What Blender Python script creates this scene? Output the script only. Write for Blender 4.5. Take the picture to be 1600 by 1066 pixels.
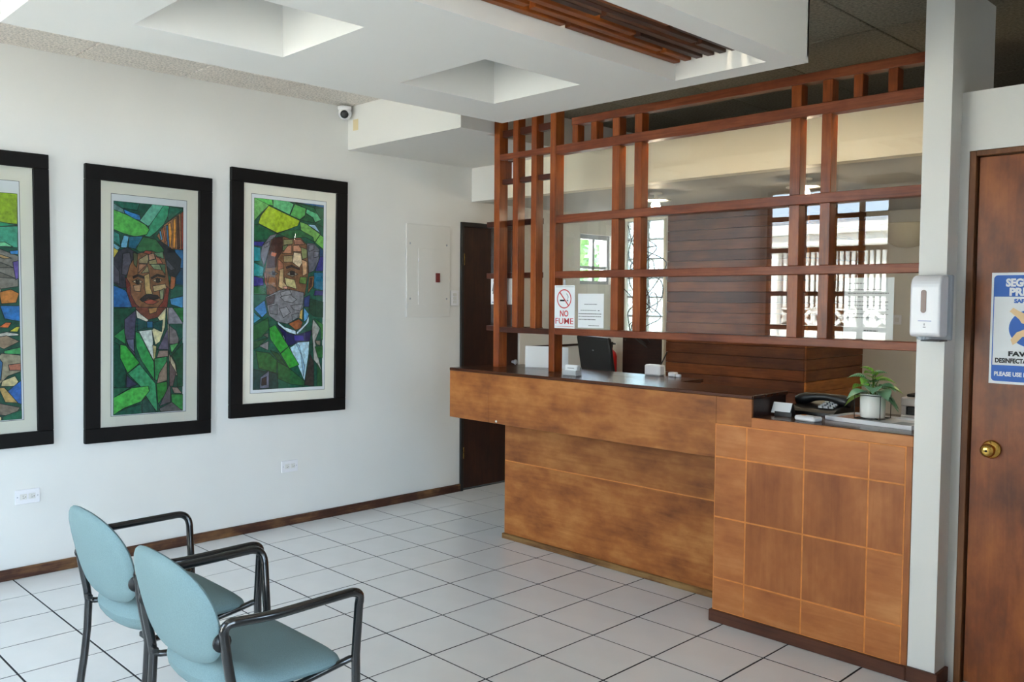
import bpy, bmesh, math, random
from mathutils import Vector, Matrix
random.seed(7)
for o in list(bpy.data.objects):
    bpy.data.objects.remove(o, do_unlink=True)
S = bpy.context.scene
COL = S.collection

# ------------------------------------------------------------------ camera, sky, sun, exposure
cam_d = bpy.data.cameras.new('camera')
cam = bpy.data.objects.new('camera', cam_d)
COL.objects.link(cam)
cam_d.sensor_width = 36.0
cam_d.lens = 1371.2 / 1600 * 36.0
cam_d.clip_start = 0.02
R_ = ((0.70145360, 0.71268180, 0.00689166), (0.03973759, -0.02945332, -0.99877596), (-0.71160647, 0.70086886, -0.04898039))
m3 = Matrix((R_[0], tuple(-v for v in R_[1]), tuple(-v for v in R_[2]))).transposed()
cam.matrix_world = Matrix.Translation((5.1896, -2.6900, 1.53)) @ m3.to_4x4()
S.camera = cam

S.view_settings.view_transform = 'Standard'
S.view_settings.look = 'None'
S.view_settings.gamma = 1.0
S.view_settings.exposure = 1.2
S.view_settings.use_curve_mapping = False

W = bpy.data.worlds.new('sky')
S.world = W
W.use_nodes = True
wn = W.node_tree.nodes
wn['Background'].inputs['Color'].default_value = (0.62, 0.80, 1.0, 1)
wn['Background'].inputs['Strength'].default_value = 7.5

sun_d = bpy.data.lights.new('sun', 'SUN')
sun_d.energy = 20.0
sun_d.angle = 0.02
sun_d.color = (1.0, 0.93, 0.82)
sun = bpy.data.objects.new('sun', sun_d)
COL.objects.link(sun)
sun.rotation_euler = Vector((0.25, -0.62, -0.74)).to_track_quat('-Z', 'Y').to_euler()

def portal(loc, sx, sy, direction):
    d = bpy.data.lights.new('window_portal', 'AREA')
    d.shape = 'RECTANGLE'; d.size = sx; d.size_y = sy
    d.cycles.is_portal = True
    o = bpy.data.objects.new('window_portal', d)
    COL.objects.link(o)
    o.location = loc
    o.rotation_euler = Vector(direction).to_track_quat('-Z', 'Z').to_euler()
portal((0.76, -4.16, 1.86), 1.42, 1.80, (0, 1, 0))
portal((2.55, -4.16, 1.35), 1.3, 2.3, (0, 1, 0))
portal((5.86, -3.0, 1.35), 1.8, 2.3, (-1, 0, 0))
portal((5.86, -.75, 1.7), .8, .9, (-1, 0, 0))

# ------------------------------------------------------------------ materials
def srgb(h):
    if isinstance(h, str):
        c = [int(h[i:i + 2], 16) / 255 for i in (0, 2, 4)]
    else:
        c = [v / 255 for v in h]
    return tuple((v / 12.92 if v <= 0.04045 else ((v + 0.055) / 1.055) ** 2.4) for v in c) + (1.0,)

def new_mat(name):
    m = bpy.data.materials.new(name)
    m.use_nodes = True
    return m, m.node_tree.nodes, m.node_tree.links, m.node_tree.nodes['Principled BSDF']

def plain(name, col, rough=0.5, metal=0.0, noise=0.0, scale=8.0, bump=0.0, bscale=200.0, emit=0.0, spec=0.5, coat=0.0):
    m, n, l, b = new_mat(name)
    c = srgb(col)
    b.inputs['Base Color'].default_value = c
    b.inputs['Roughness'].default_value = rough
    b.inputs['Metallic'].default_value = metal
    b.inputs['Specular IOR Level'].default_value = spec
    b.inputs['Coat Weight'].default_value = coat
    if emit:
        b.inputs['Emission Color'].default_value = c
        b.inputs['Emission Strength'].default_value = emit
    if noise or bump:
        tc = n.new('ShaderNodeTexCoord')
    if noise:
        t = n.new('ShaderNodeTexNoise'); t.inputs['Scale'].default_value = scale; t.inputs['Detail'].default_value = 6
        l.new(tc.outputs['Object'], t.inputs['Vector'])
        r = n.new('ShaderNodeValToRGB')
        r.color_ramp.elements[0].position = 0.3; r.color_ramp.elements[1].position = 0.7
        r.color_ramp.elements[0].color = tuple(v * (1 - noise) for v in c[:3]) + (1,)
        r.color_ramp.elements[1].color = tuple(min(1, v * (1 + noise)) for v in c[:3]) + (1,)
        l.new(t.outputs['Fac'], r.inputs['Fac']); l.new(r.outputs['Color'], b.inputs['Base Color'])
    if bump:
        t2 = n.new('ShaderNodeTexNoise'); t2.inputs['Scale'].default_value = bscale; t2.inputs['Detail'].default_value = 4
        l.new(tc.outputs['Object'], t2.inputs['Vector'])
        bp = n.new('ShaderNodeBump'); bp.inputs['Strength'].default_value = bump; bp.inputs['Distance'].default_value = 0.004
        l.new(t2.outputs['Fac'], bp.inputs['Height']); l.new(bp.outputs['Normal'], b.inputs['Normal'])
    return m

def wood(name, dark, mid, light, axis='x', rough=0.38, scale=1.0, blotch=0.55, grain=0.6, coat=0.0, seed=0.0):
    """grain stretched along one axis, broad worn blotches and fine pores"""
    m, n, l, b = new_mat(name)
    tc = n.new('ShaderNodeTexCoord')
    mp = n.new('ShaderNodeMapping')
    s = {'x': (0.9, 14, 14), 'y': (14, 0.9, 14), 'z': (14, 14, 0.9)}[axis]
    mp.inputs['Scale'].default_value = tuple(v * scale for v in s)
    mp.inputs['Location'].default_value = (seed * 3.1, seed * 1.7, seed * 2.3)
    l.new(tc.outputs['Object'], mp.inputs['Vector'])
    g = n.new('ShaderNodeTexNoise'); g.inputs['Scale'].default_value = 3.0; g.inputs['Detail'].default_value = 8; g.inputs['Distortion'].default_value = 1.2
    l.new(mp.outputs['Vector'], g.inputs['Vector'])
    mp2 = n.new('ShaderNodeMapping'); mp2.inputs['Location'].default_value = (seed, seed * 2, seed * 5)
    mp2.inputs['Scale'].default_value = {'x': (1, 1.8, 1.8), 'y': (1.8, 1, 1.8), 'z': (1.8, 1.8, 1)}[axis]
    l.new(tc.outputs['Object'], mp2.inputs['Vector'])
    bl = n.new('ShaderNodeTexNoise'); bl.inputs['Scale'].default_value = 3.2; bl.inputs['Detail'].default_value = 5; bl.inputs['Roughness'].default_value = 0.6
    l.new(mp2.outputs['Vector'], bl.inputs['Vector'])
    mx = n.new('ShaderNodeMath'); mx.operation = 'MULTIPLY'; mx.inputs[1].default_value = grain
    l.new(g.outputs['Fac'], mx.inputs[0])
    mx2 = n.new('ShaderNodeMath'); mx2.operation = 'MULTIPLY_ADD'; mx2.inputs[1].default_value = blotch * 2
    l.new(bl.outputs['Fac'], mx2.inputs[0]); l.new(mx.outputs[0], mx2.inputs[2])
    sb = n.new('ShaderNodeMath'); sb.operation = 'SUBTRACT'; sb.inputs[1].default_value = (grain * 0.5 + blotch) - 0.5
    l.new(mx2.outputs[0], sb.inputs[0])
    r = n.new('ShaderNodeValToRGB')
    r.color_ramp.elements[0].position = 0.22; r.color_ramp.elements[0].color = srgb(dark)
    r.color_ramp.elements[1].position = 0.80; r.color_ramp.elements[1].color = srgb(light)
    e = r.color_ramp.elements.new(0.5); e.color = srgb(mid)
    l.new(sb.outputs[0], r.inputs['Fac'])
    l.new(r.outputs['Color'], b.inputs['Base Color'])
    b.inputs['Roughness'].default_value = rough
    b.inputs['Specular IOR Level'].default_value = 0.32
    b.inputs['Coat Weight'].default_value = coat
    b.inputs['Coat Roughness'].default_value = 0.15
    bp = n.new('ShaderNodeBump'); bp.inputs['Strength'].default_value = 0.12; bp.inputs['Distance'].default_value = 0.002
    l.new(g.outputs['Fac'], bp.inputs['Height']); l.new(bp.outputs['Normal'], b.inputs['Normal'])
    return m

def glass(name, tint=(1, 1, 1), boost=1.0):
    """thin pane: tinted transmission plus a mirror layer by angle"""
    m = bpy.data.materials.new(name); m.use_nodes = True
    n, l = m.node_tree.nodes, m.node_tree.links
    n.clear()
    out = n.new('ShaderNodeOutputMaterial')
    tr = n.new('ShaderNodeBsdfTransparent'); tr.inputs['Color'].default_value = tuple(tint) + (1,)
    gl = n.new('ShaderNodeBsdfGlossy'); gl.inputs['Roughness'].default_value = 0.0
    fr = n.new('ShaderNodeFresnel'); fr.inputs['IOR'].default_value = 1.5
    mu = n.new('ShaderNodeMath'); mu.operation = 'MULTIPLY'; mu.inputs[1].default_value = boost; mu.use_clamp = True
    mx = n.new('ShaderNodeMixShader')
    l.new(fr.outputs['Fac'], mu.inputs[0]); l.new(mu.outputs[0], mx.inputs['Fac'])
    l.new(tr.outputs[0], mx.inputs[1]); l.new(gl.outputs[0], mx.inputs[2]); l.new(mx.outputs[0], out.inputs['Surface'])
    return m

def ceiling_tile_mat(name, col, dots):
    m, n, l, b = new_mat(name)
    c = srgb(col)
    tc = n.new('ShaderNodeTexCoord')
    t = n.new('ShaderNodeTexNoise'); t.inputs['Scale'].default_value = 75; t.inputs['Detail'].default_value = 6; t.inputs['Roughness'].default_value = 0.7
    l.new(tc.outputs['Object'], t.inputs['Vector'])
    r = n.new('ShaderNodeValToRGB')
    r.color_ramp.elements[0].position = 0.36; r.color_ramp.elements[0].color = tuple(v * dots for v in c[:3]) + (1,)
    r.color_ramp.elements[1].position = 0.58; r.color_ramp.elements[1].color = c
    l.new(t.outputs['Fac'], r.inputs['Fac']); l.new(r.outputs['Color'], b.inputs['Base Color'])
    b.inputs['Roughness'].default_value = 0.9
    bp = n.new('ShaderNodeBump'); bp.inputs['Strength'].default_value = 0.7; bp.inputs['Distance'].default_value = 0.006
    l.new(t.outputs['Fac'], bp.inputs['Height']); l.new(bp.outputs['Normal'], b.inputs['Normal'])
    return m

M = {}
M['wall'] = plain('wall_paint', (227, 225, 220), 0.6, noise=0.02, scale=2.5, bump=0.12, bscale=30)
M['white'] = plain('white_plaster', (228, 225, 219), 0.65)
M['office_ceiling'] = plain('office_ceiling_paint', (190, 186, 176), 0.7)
M['greywall'] = plain('grey_office_paint', (220, 214, 200), 0.7, noise=0.02, scale=2)
M['cream'] = plain('cream_beam', (248, 240, 218), 0.65)
M['tile'] = plain('glazed_floor_tile', (228, 227, 226), 0.22, noise=0.025, scale=6)
M['grout'] = plain('dark_grout', (30, 30, 34), 0.9)
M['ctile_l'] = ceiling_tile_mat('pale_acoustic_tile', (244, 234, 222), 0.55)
M['ctile_d'] = ceiling_tile_mat('shaded_acoustic_tile', (150, 142, 124), 0.5)  # shade of the rear ceiling put into a darker tile colour
M['cback'] = plain('ceiling_grid_backing', (60, 56, 50), 0.9)  # dark backing that shows in the gaps between ceiling tiles
M['base'] = wood('worn_baseboard', (50, 28, 20), (74, 44, 32), (128, 92, 58), 'y', 0.55, 1.2, 0.7)
M['plinth'] = wood('brown_plinth', (66, 36, 24), (88, 50, 34), (104, 62, 42), 'x', 0.5, 1.0, 0.5)
M['plinth_worn'] = wood('worn_plinth', (84, 54, 30), (128, 90, 50), (158, 122, 74), 'x', 0.6, 1.0, 0.7)
M['veneer'] = wood('counter_veneer', (116, 64, 30), (162, 97, 46), (194, 130, 70), 'x', 0.42, 0.7, 0.65, 0.35)
M['veneer2'] = wood('counter_veneer_lower', (120, 65, 29), (166, 98, 46), (198, 134, 72), 'x', 0.45, 0.7, 0.65, 0.35, seed=3)
M['cell_a'] = wood('cabinet_veneer_a', (152, 86, 45), (182, 111, 60), (206, 140, 84), 'x', 0.42, 0.8, 0.5, 0.3, seed=5)
M['cell_b'] = wood('cabinet_veneer_b', (134, 74, 39), (164, 97, 52), (190, 122, 70), 'z', 0.42, 0.8, 0.5, 0.3, seed=8)
M['groove'] = plain('orange_groove_wood', (214, 132, 58), 0.6, noise=0.15, scale=30)
M['ledge_top'] = wood('glossy_ledge_top', (50, 24, 14), (74, 37, 20), (100, 54, 29), 'x', 0.24, 0.8, 0.5, coat=0.1)
M['ledge_end'] = wood('dark_ledge_end', (34, 18, 14), (46, 26, 20), (60, 34, 24), 'x', 0.4)
M['lat'] = wood('lattice_mahogany_upright', (92, 41, 14), (136, 64, 22), (170, 92, 38), 'z', 0.36, 1.4, 0.5, coat=0.15)
M['lat_x'] = wood('lattice_mahogany_rail', (86, 37, 18), (122, 58, 30), (150, 82, 48), 'x', 0.42, 1.4, 0.5, coat=0.08, seed=2)
M['lat_d'] = wood('lattice_mahogany_dark', (52, 22, 14), (72, 32, 20), (92, 44, 28), 'x', 0.36, 1.4, 0.5, seed=4)
M['door'] = wood('door_veneer', (92, 44, 16), (128, 64, 23), (160, 88, 36), 'z', 0.42, 0.7, 0.75, 0.4, coat=0.04)
M['doorframe'] = wood('door_frame_wood', (92, 54, 30), (116, 72, 42), (140, 94, 58), 'z', 0.5, 1.2)
M['darkdoor'] = wood('dark_door', (34, 18, 14), (48, 26, 18), (66, 36, 22), 'z', 0.5, 0.8)
M['black_wood'] = plain('black_jamb', (22, 18, 17), 0.5)
PL = [((62, 30, 15), (92, 48, 24), (118, 66, 34)), ((74, 38, 20), (106, 58, 30), (130, 76, 42)),
      ((90, 46, 20), (124, 66, 30), (150, 88, 44)), ((68, 34, 18), (96, 52, 28), (122, 72, 40))]
for i, p in enumerate(PL):
    M['plank%d' % i] = wood('plank_tone_%d' % i, *p, 'x', 0.42, 1.0, 0.5, seed=i + 1)
PS = [((128, 70, 30), (168, 98, 44), (196, 124, 62)), ((98, 54, 26), (128, 74, 36), (158, 96, 50)),  # stronger light on the side face put into these paler tones
      ((146, 82, 34), (184, 112, 48), (208, 138, 70)), ((76, 44, 24), (98, 58, 34), (122, 76, 46))]
for i, p in enumerate(PS):
    M['side%d' % i] = wood('lit_plank_side_tone_%d' % i, *p, 'y', 0.42, 1.0, 0.5, seed=i + 7)
M['slat'] = wood('ceiling_slat_wood', (84, 38, 14), (124, 62, 20), (160, 90, 32), 'y', 0.45, 1.2, 0.5)
M['slat_b'] = wood('ceiling_slat_wood_dark', (36, 18, 10), (56, 28, 15), (80, 44, 22), 'y', 0.45, 1.2, 0.5, seed=3)
M['pane'] = glass('screen_glass', (0.975, 0.965, 0.93), 1.9)
M['clear'] = glass('clear_glass', (0.97, 0.99, 0.98), 1.0)
M['picglass'] = glass('picture_glass', (0.98, 0.98, 0.97), 1.0)
M['frame'] = plain('black_frame', (15, 12, 11), 0.6, noise=0.15, scale=20, spec=0.2)
M['mat'] = plain('cream_mat_board', (244, 240, 226), 0.8)
M['paper'] = plain('white_paper', (236, 238, 240), 0.7)
M['line'] = plain('thin_black_line', (40, 36, 36), 0.7)
M['teal'] = plain('teal_fabric', (106, 129, 133), 0.85, noise=0.07, scale=260, bump=0.35, bscale=420)
M['chrome_black'] = plain('black_tube', (14, 14, 15), 0.22, coat=0.5)
M['blackpl'] = plain('black_plastic', (20, 20, 22), 0.4)
M['whitepl'] = plain('white_plastic', (232, 230, 232), 0.3)
M['greypl'] = plain('grey_plastic', (168, 172, 178), 0.4)
M['panel'] = plain('painted_steel', (220, 217, 211), 0.55)
M['brass'] = plain('polished_brass', (222, 178, 92), 0.16, metal=1.0)
M['red'] = plain('red_paint', (184, 34, 30), 0.4)
M['signred'] = plain('sign_red', (206, 52, 62), 0.6)
M['signblue'] = plain('sign_blue', (38, 100, 190), 0.55)
M['skin'] = plain('sign_skin_tone', (238, 204, 156), 0.6)
M['ink'] = plain('printed_black', (28, 28, 30), 0.7)
M['greyink'] = plain('printed_grey', (120, 122, 126), 0.7)
M['blueink'] = plain('printed_blue', (60, 80, 160), 0.6)
M['pot'] = plain('white_ceramic', (240, 240, 236), 0.25)
M['soil'] = plain('potting_soil', (52, 40, 30), 0.95, noise=0.3, scale=60)
M['stem'] = plain('plant_stem', (96, 140, 60), 0.5)
M['yellowpatch'] = plain('beige_patch', (224, 204, 160), 0.7)
M['acrylic'] = plain('clear_acrylic', (214, 220, 224), 0.12)
M['acrylic'].node_tree.nodes['Principled BSDF'].inputs['Alpha'].default_value = 0.5
M['bulb'] = plain('lit_bulb', (255, 236, 204), 0.4, emit=65.0)
M['lampdisc'] = plain('lamp_disc', (245, 240, 230), 0.4)
M['sconce'] = plain('alabaster_bowl', (226, 214, 184), 0.5, noise=0.05, scale=6)
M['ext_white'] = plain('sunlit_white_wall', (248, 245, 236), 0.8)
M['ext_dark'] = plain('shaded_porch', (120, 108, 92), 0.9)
M['asphalt'] = plain('street_concrete', (196, 190, 180), 0.9, noise=0.1, scale=3)
M['winwood'] = wood('window_frame_wood', (60, 34, 22), (84, 50, 32), (104, 66, 44), 'z', 0.45)
M['foliage'] = plain('foliage', (84, 116, 66), 0.6, noise=0.35, scale=5)
M['bark'] = plain('bark', (84, 66, 50), 0.9, noise=0.3, scale=20)

def leaf_mat(name, base, vein):
    m, n, l, b = new_mat(name)
    tc = n.new('ShaderNodeTexCoord')
    w = n.new('ShaderNodeTexWave'); w.wave_type = 'BANDS'; w.bands_direction = 'DIAGONAL'
    w.inputs['Scale'].default_value = 55; w.inputs['Distortion'].default_value = 4
    l.new(tc.outputs['Object'], w.inputs['Vector'])
    r = n.new('ShaderNodeValToRGB')
    r.color_ramp.elements[0].position = 0.25; r.color_ramp.elements[0].color = srgb(base)
    r.color_ramp.elements[1].position = 0.9; r.color_ramp.elements[1].color = srgb(vein)
    l.new(w.outputs['Fac'], r.inputs['Fac']); l.new(r.outputs['Color'], b.inputs['Base Color'])
    b.inputs['Roughness'].default_value = 0.4
    return m
M['leaf_a'] = leaf_mat('variegated_leaf', (70, 158, 96), (196, 228, 204))
M['leaf_b'] = leaf_mat('young_leaf', (130, 196, 58), (176, 222, 108))

def block_glass():
    m = bpy.data.materials.new('swirled_block_glass'); m.use_nodes = True
    n, l = m.node_tree.nodes, m.node_tree.links
    b = n['Principled BSDF']
    b.inputs['Base Color'].default_value = (0.5, 0.6, 0.6, 1)
    b.inputs['Transmission Weight'].default_value = 1.0
    b.inputs['Roughness'].default_value = 0.12
    b.inputs['IOR'].default_value = 1.25
    tc = n.new('ShaderNodeTexCoord')
    t = n.new('ShaderNodeTexNoise'); t.inputs['Scale'].default_value = 14; t.inputs['Distortion'].default_value = 3.5
    l.new(tc.outputs['Object'], t.inputs['Vector'])
    bp = n.new('ShaderNodeBump'); bp.inputs['Strength'].default_value = 1.0; bp.inputs['Distance'].default_value = 0.03
    l.new(t.outputs['Fac'], bp.inputs['Height']); l.new(bp.outputs['Normal'], b.inputs['Normal'])
    return m
M['block'] = block_glass()

def art_mat():
    m, n, l, b = new_mat('printed_portrait_ink')
    a = n.new('ShaderNodeVertexColor'); a.layer_name = 'Col'
    tc = n.new('ShaderNodeTexCoord')
    t = n.new('ShaderNodeTexNoise'); t.inputs['Scale'].default_value = 45; t.inputs['Detail'].default_value = 5
    l.new(tc.outputs['Object'], t.inputs['Vector'])
    mr = n.new('ShaderNodeMapRange'); mr.inputs['From Min'].default_value = 0.3; mr.inputs['From Max'].default_value = 0.7
    mr.inputs['To Min'].default_value = 0.72; mr.inputs['To Max'].default_value = 1.42
    l.new(t.outputs['Fac'], mr.inputs['Value'])
    mx = n.new('ShaderNodeMix'); mx.data_type = 'RGBA'; mx.blend_type = 'MULTIPLY'; mx.inputs['Factor'].default_value = 1.0
    l.new(a.outputs['Color'], mx.inputs['A']); l.new(mr.outputs['Result'], mx.inputs['B'])
    l.new(mx.outputs['Result'], b.inputs['Base Color'])
    b.inputs['Roughness'].default_value = 0.7
    return m
M['art'] = art_mat()

# ------------------------------------------------------------------ mesh helpers
class MB:
    def __init__(s):
        s.v = []; s.f = []; s.sm = []
    def add(s, vs, fs, smooth=False):
        o = len(s.v)
        s.v += [tuple(v) for v in vs]
        for f in fs:
            s.f.append([i + o for i in f]); s.sm.append(smooth)
        return s
    def box(s, x0, x1, y0, y1, z0, z1, b=0.0):
        x0, x1 = min(x0, x1), max(x0, x1); y0, y1 = min(y0, y1), max(y0, y1); z0, z1 = min(z0, z1), max(z0, z1)
        b = min(b, 0.45 * min(x1 - x0, y1 - y0, z1 - z0))
        if b <= 0:
            vs = [(x, y, z) for x in (x0, x1) for y in (y0, y1) for z in (z0, z1)]
            fs = [(0, 1, 3, 2), (4, 6, 7, 5), (0, 4, 5, 1), (2, 3, 7, 6), (0, 2, 6, 4), (1, 5, 7, 3)]
            return s.add(vs, fs)
        vs = []; idx = {}
        X, Y, Z = (x0, x1), (y0, y1), (z0, z1)
        sg = (1, -1)
        for i in (0, 1):
            for j in (0, 1):
                for k in (0, 1):
                    c = (X[i], Y[j], Z[k]); d = (sg[i] * b, sg[j] * b, sg[k] * b)
                    for a in range(3):
                        p = [c[q] + (0 if q == a else d[q]) for q in range(3)]
                        idx[(i, j, k, a)] = len(vs); vs.append(p)
        fs = []
        for a in range(3):
            o1, o2 = [q for q in range(3) if q != a]
            for e in (0, 1):
                q = []
                for (p1, p2) in ((0, 0), (1, 0), (1, 1), (0, 1)):
                    t = [0, 0, 0]; t[a] = e; t[o1] = p1; t[o2] = p2
                    q.append(idx[(*t, a)])
                fs.append(q if (e == 1) == (a != 1) else q[::-1])
        for a in range(3):
            o1, o2 = [q for q in range(3) if q != a]
            for p1 in (0, 1):
                for p2 in (0, 1):
                    t0 = [0, 0, 0]; t0[o1] = p1; t0[o2] = p2; t0[a] = 0
                    t1 = list(t0); t1[a] = 1
                    fs.append([idx[(*t0, o1)], idx[(*t1, o1)], idx[(*t1, o2)], idx[(*t0, o2)]])
        for i in (0, 1):
            for j in (0, 1):
                for k in (0, 1):
                    fs.append([idx[(i, j, k, a)] for a in range(3)])
        return s.add(vs, fs)
    def tube(s, pts, r, seg=10, closed=False, cap=True):
        pts = [Vector(p) for p in pts]
        n = len(pts); rings = []
        rr = r if isinstance(r, (list, tuple)) else [r] * n
        t0 = (pts[1] - pts[0]).normalized()
        u = t0.orthogonal().normalized()
        prev = t0
        for i, p in enumerate(pts):
            if closed:
                t = (pts[(i + 1) % n] - pts[i - 1]).normalized()
            else:
                t = (pts[min(i + 1, n - 1)] - pts[max(i - 1, 0)]).normalized()
            q = prev.rotation_difference(t); u = (q @ u).normalized(); prev = t
            w = t.cross(u).normalized()
            rings.append([p + (u * math.cos(a) + w * math.sin(a)) * rr[i] for a in [2 * math.pi * k / seg for k in range(seg)]])
        vs = [v for g in rings for v in g]; fs = []
        for i in range(n if closed else n - 1):
            a, b2 = i * seg, ((i + 1) % n) * seg
            for k in range(seg):
                k2 = (k + 1) % seg
                fs.append((a + k, a + k2, b2 + k2, b2 + k))
        s.add(vs, fs, True)
        if cap and not closed:
            o = len(s.v) - len(vs)
            s.f.append([o + k for k in range(seg)][::-1]); s.sm.append(False)
            s.f.append([o + (n - 1) * seg + k for k in range(seg)]); s.sm.append(False)
        return s
    def lathe(s, prof, c=(0, 0, 0), seg=24, axis='z', smooth=True):
        vs = []; fs = []
        for (r, h) in prof:
            for k in range(seg):
                a = 2 * math.pi * k / seg
                p = (r * math.cos(a), r * math.sin(a), h)
                if axis == 'x': p = (p[2], p[0], p[1])
                if axis == 'y': p = (p[0], p[2], p[1])
                if axis == '-y': p = (p[0], -p[2], p[1])
                vs.append((p[0] + c[0], p[1] + c[1], p[2] + c[2]))
        for i in range(len(prof) - 1):
            for k in range(seg):
                k2 = (k + 1) % seg
                fs.append((i * seg + k, i * seg + k2, (i + 1) * seg + k2, (i + 1) * seg + k))
        s.add(vs, fs, smooth)
        return s
    def poly(s, pts):
        return s.add(pts, [list(range(len(pts)))])
    def prism(s, pts2, fn, d0, d1):
        """extrude a 2-D outline: fn(u, v, d) -> point"""
        n = len(pts2)
        vs = [fn(u, v, d0) for u, v in pts2] + [fn(u, v, d1) for u, v in pts2]
        fs = [list(range(n)), list(range(n, 2 * n))[::-1]]
        for i in range(n):
            j = (i + 1) % n
            fs.append((i, i + n, j + n, j))
        return s.add(vs, fs)

def root_of(o):
    x = Vector((0, 0, 0))
    while o is not None:
        x += o.location; o = o.parent
    return x

def link(name, me, parent=None, loc=(0, 0, 0)):
    o = bpy.data.objects.new(name, me)
    COL.objects.link(o)
    if parent is not None: o.parent = parent
    o.location = loc
    return o

def mesh(name, mb, mat, origin=(0, 0, 0)):
    me = bpy.data.meshes.new(name)
    me.from_pydata([(v[0] - origin[0], v[1] - origin[1], v[2] - origin[2]) for v in mb.v], [], mb.f)
    for i, p in enumerate(me.polygons): p.use_smooth = mb.sm[i]
    bm = bmesh.new(); bm.from_mesh(me)
    bmesh.ops.recalc_face_normals(bm, faces=bm.faces)
    bm.to_mesh(me); bm.free()
    me.materials.append(M[mat] if isinstance(mat, str) else mat)
    return me

def part(name, mb, mat, parent=None, label=None):
    """world-space shape -> mesh object, optionally child of an unrotated thing"""
    org = root_of(parent) if parent is not None else Vector((0, 0, 0))
    o = link(name, mesh(name, mb, mat, org), parent)
    if label: o['label'] = label
    return o

def tag(o, label, cat, group=None):
    o['label'] = label; o['category'] = cat
    if group: o['group'] = group
    return o

def thing(name, label, cat, loc=(0, 0, 0), group=None):
    o = bpy.data.objects.new(name, None); COL.objects.link(o)
    o.location = loc; o.empty_display_size = 0.1
    return tag(o, label, cat, group)

def struct(name, mb, mat, parent=None):
    if mb is None:
        o = bpy.data.objects.new(name, None); COL.objects.link(o)
    else:
        o = part(name, mb, mat, parent)
    if parent is None: o['kind'] = 'structure'
    return o

def text(name, s, size, mat, parent, loc, axis, depth=0.0008, bold=0.0, width=None, align='LEFT'):
    """flat lettering; axis 'front' faces -Y"""
    cu = bpy.data.curves.new(name, 'FONT'); cu.body = s; cu.size = size; cu.align_x = align
    cu.extrude = depth / 2; cu.offset = bold; cu.resolution_u = 3
    tmp = bpy.data.objects.new('tmp', cu); COL.objects.link(tmp)
    dg = bpy.context.evaluated_depsgraph_get()
    me = bpy.data.meshes.new_from_object(tmp.evaluated_get(dg))
    bpy.data.objects.remove(tmp, do_unlink=True)
    me.name = name
    xs = [v.co.x for v in me.vertices]
    k = 1.0
    if width and xs: k = width / max(1e-6, max(xs) - min(xs))
    org = root_of(parent)
    for v in me.vertices:
        x, y, z = v.co.x * k, v.co.y, v.co.z
        if axis == 'front': p = (x, -z, y)
        elif axis == 'up': p = (x, y, z)
        v.co = Vector(p) + Vector(loc) - org
    me.materials.clear(); me.materials.append(M[mat])
    return link(name, me, parent)

# ------------------------------------------------------------------ room shell
def boxes(*bs):
    mb = MB()
    for b in bs: mb.box(*b)
    return mb

CL, CD = 2.84, 2.76            # pale and dusky ceiling heights
struct('wall_left', boxes((-.15, 0, -4.15, 1.87, 0, 2.95), (-.15, 0, 1.87, 2.50, 2.105, 2.95), (-.15, 0, 2.50, 3.27, 0, 2.95),
                          (-.15, 0, 3.27, 3.72, 0, 1.66), (-.15, 0, 3.27, 3.72, 2.11, 2.95), (-.15, 0, 3.72, 3.90, 0, 2.95)), 'wall')
struct('wall_front', boxes((0, .06, -4.15, -4, 0, 2.95), (.06, 1.46, -4.15, -4, 0, 1.0), (.06, 1.46, -4.15, -4, 2.75, 2.95), (1.46, 1.9, -4.15, -4, 0, 2.95),
                           (1.9, 3.2, -4.15, -4, 0, .2), (1.9, 3.2, -4.15, -4, 2.5, 2.95), (3.2, 5.85, -4.15, -4, 0, 2.95)), 'wall')
struct('wall_right', boxes((5.7, 5.85, -4.15, -3.9, 0, 2.95), (5.7, 5.85, -3.9, -2.1, 0, .2), (5.7, 5.85, -3.9, -2.1, 2.5, 2.95), (5.7, 5.85, -2.1, -1.15, 0, 2.95), (5.7, 5.85, -1.15, -.35, 0, 1.3), (5.7, 5.85, -1.15, -.35, 2.2, 2.95), (5.7, 5.85, -.35, 1.0, 0, 2.95), (7, 7.15, 1.0, 5.0, 0, 2.95)), 'wall')
struct('wall_back', boxes((.60, 7, 4.77, 4.92, 0, 2.95)), 'greywall')
struct('wall_office', boxes((0, .12, 3.75, 3.90, 0, 2.95), (.58, .60, 3.75, 4.77, 0, 2.95), (.12, .58, 3.75, 3.90, 2.24, 2.95)), 'greywall')
struct('wall_lower', boxes((.12, .58, 3.745, 3.90, 0, 1.20)), 'ledge_end')
struct('wall_bathroom', boxes((-1.6, -.15, 1.6, 1.7, 0, 2.95), (-1.6, -.15, 2.7, 2.8, 0, 2.95), (-1.7, -1.6, 1.6, 2.8, 0, 2.95)), 'greywall')
# wall the column belongs to: a deep white fin that stops the counter
struct('wall_column', boxes((3.84, 3.945, .89, 1.36, 0, CD)), 'white')
struct('wall_door', boxes((3.945, 7, 1.0, 1.10, 2.114, 2.343), (3.945, 3.978, 1.0, 1.10, 0, 2.114), (4.93, 7, 1.0, 1.10, 0, 2.114)), 'white')
struct('roof', boxes((-.15, 7.15, -4.15, 4.92, 2.95, 3.1)), 'white')

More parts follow.
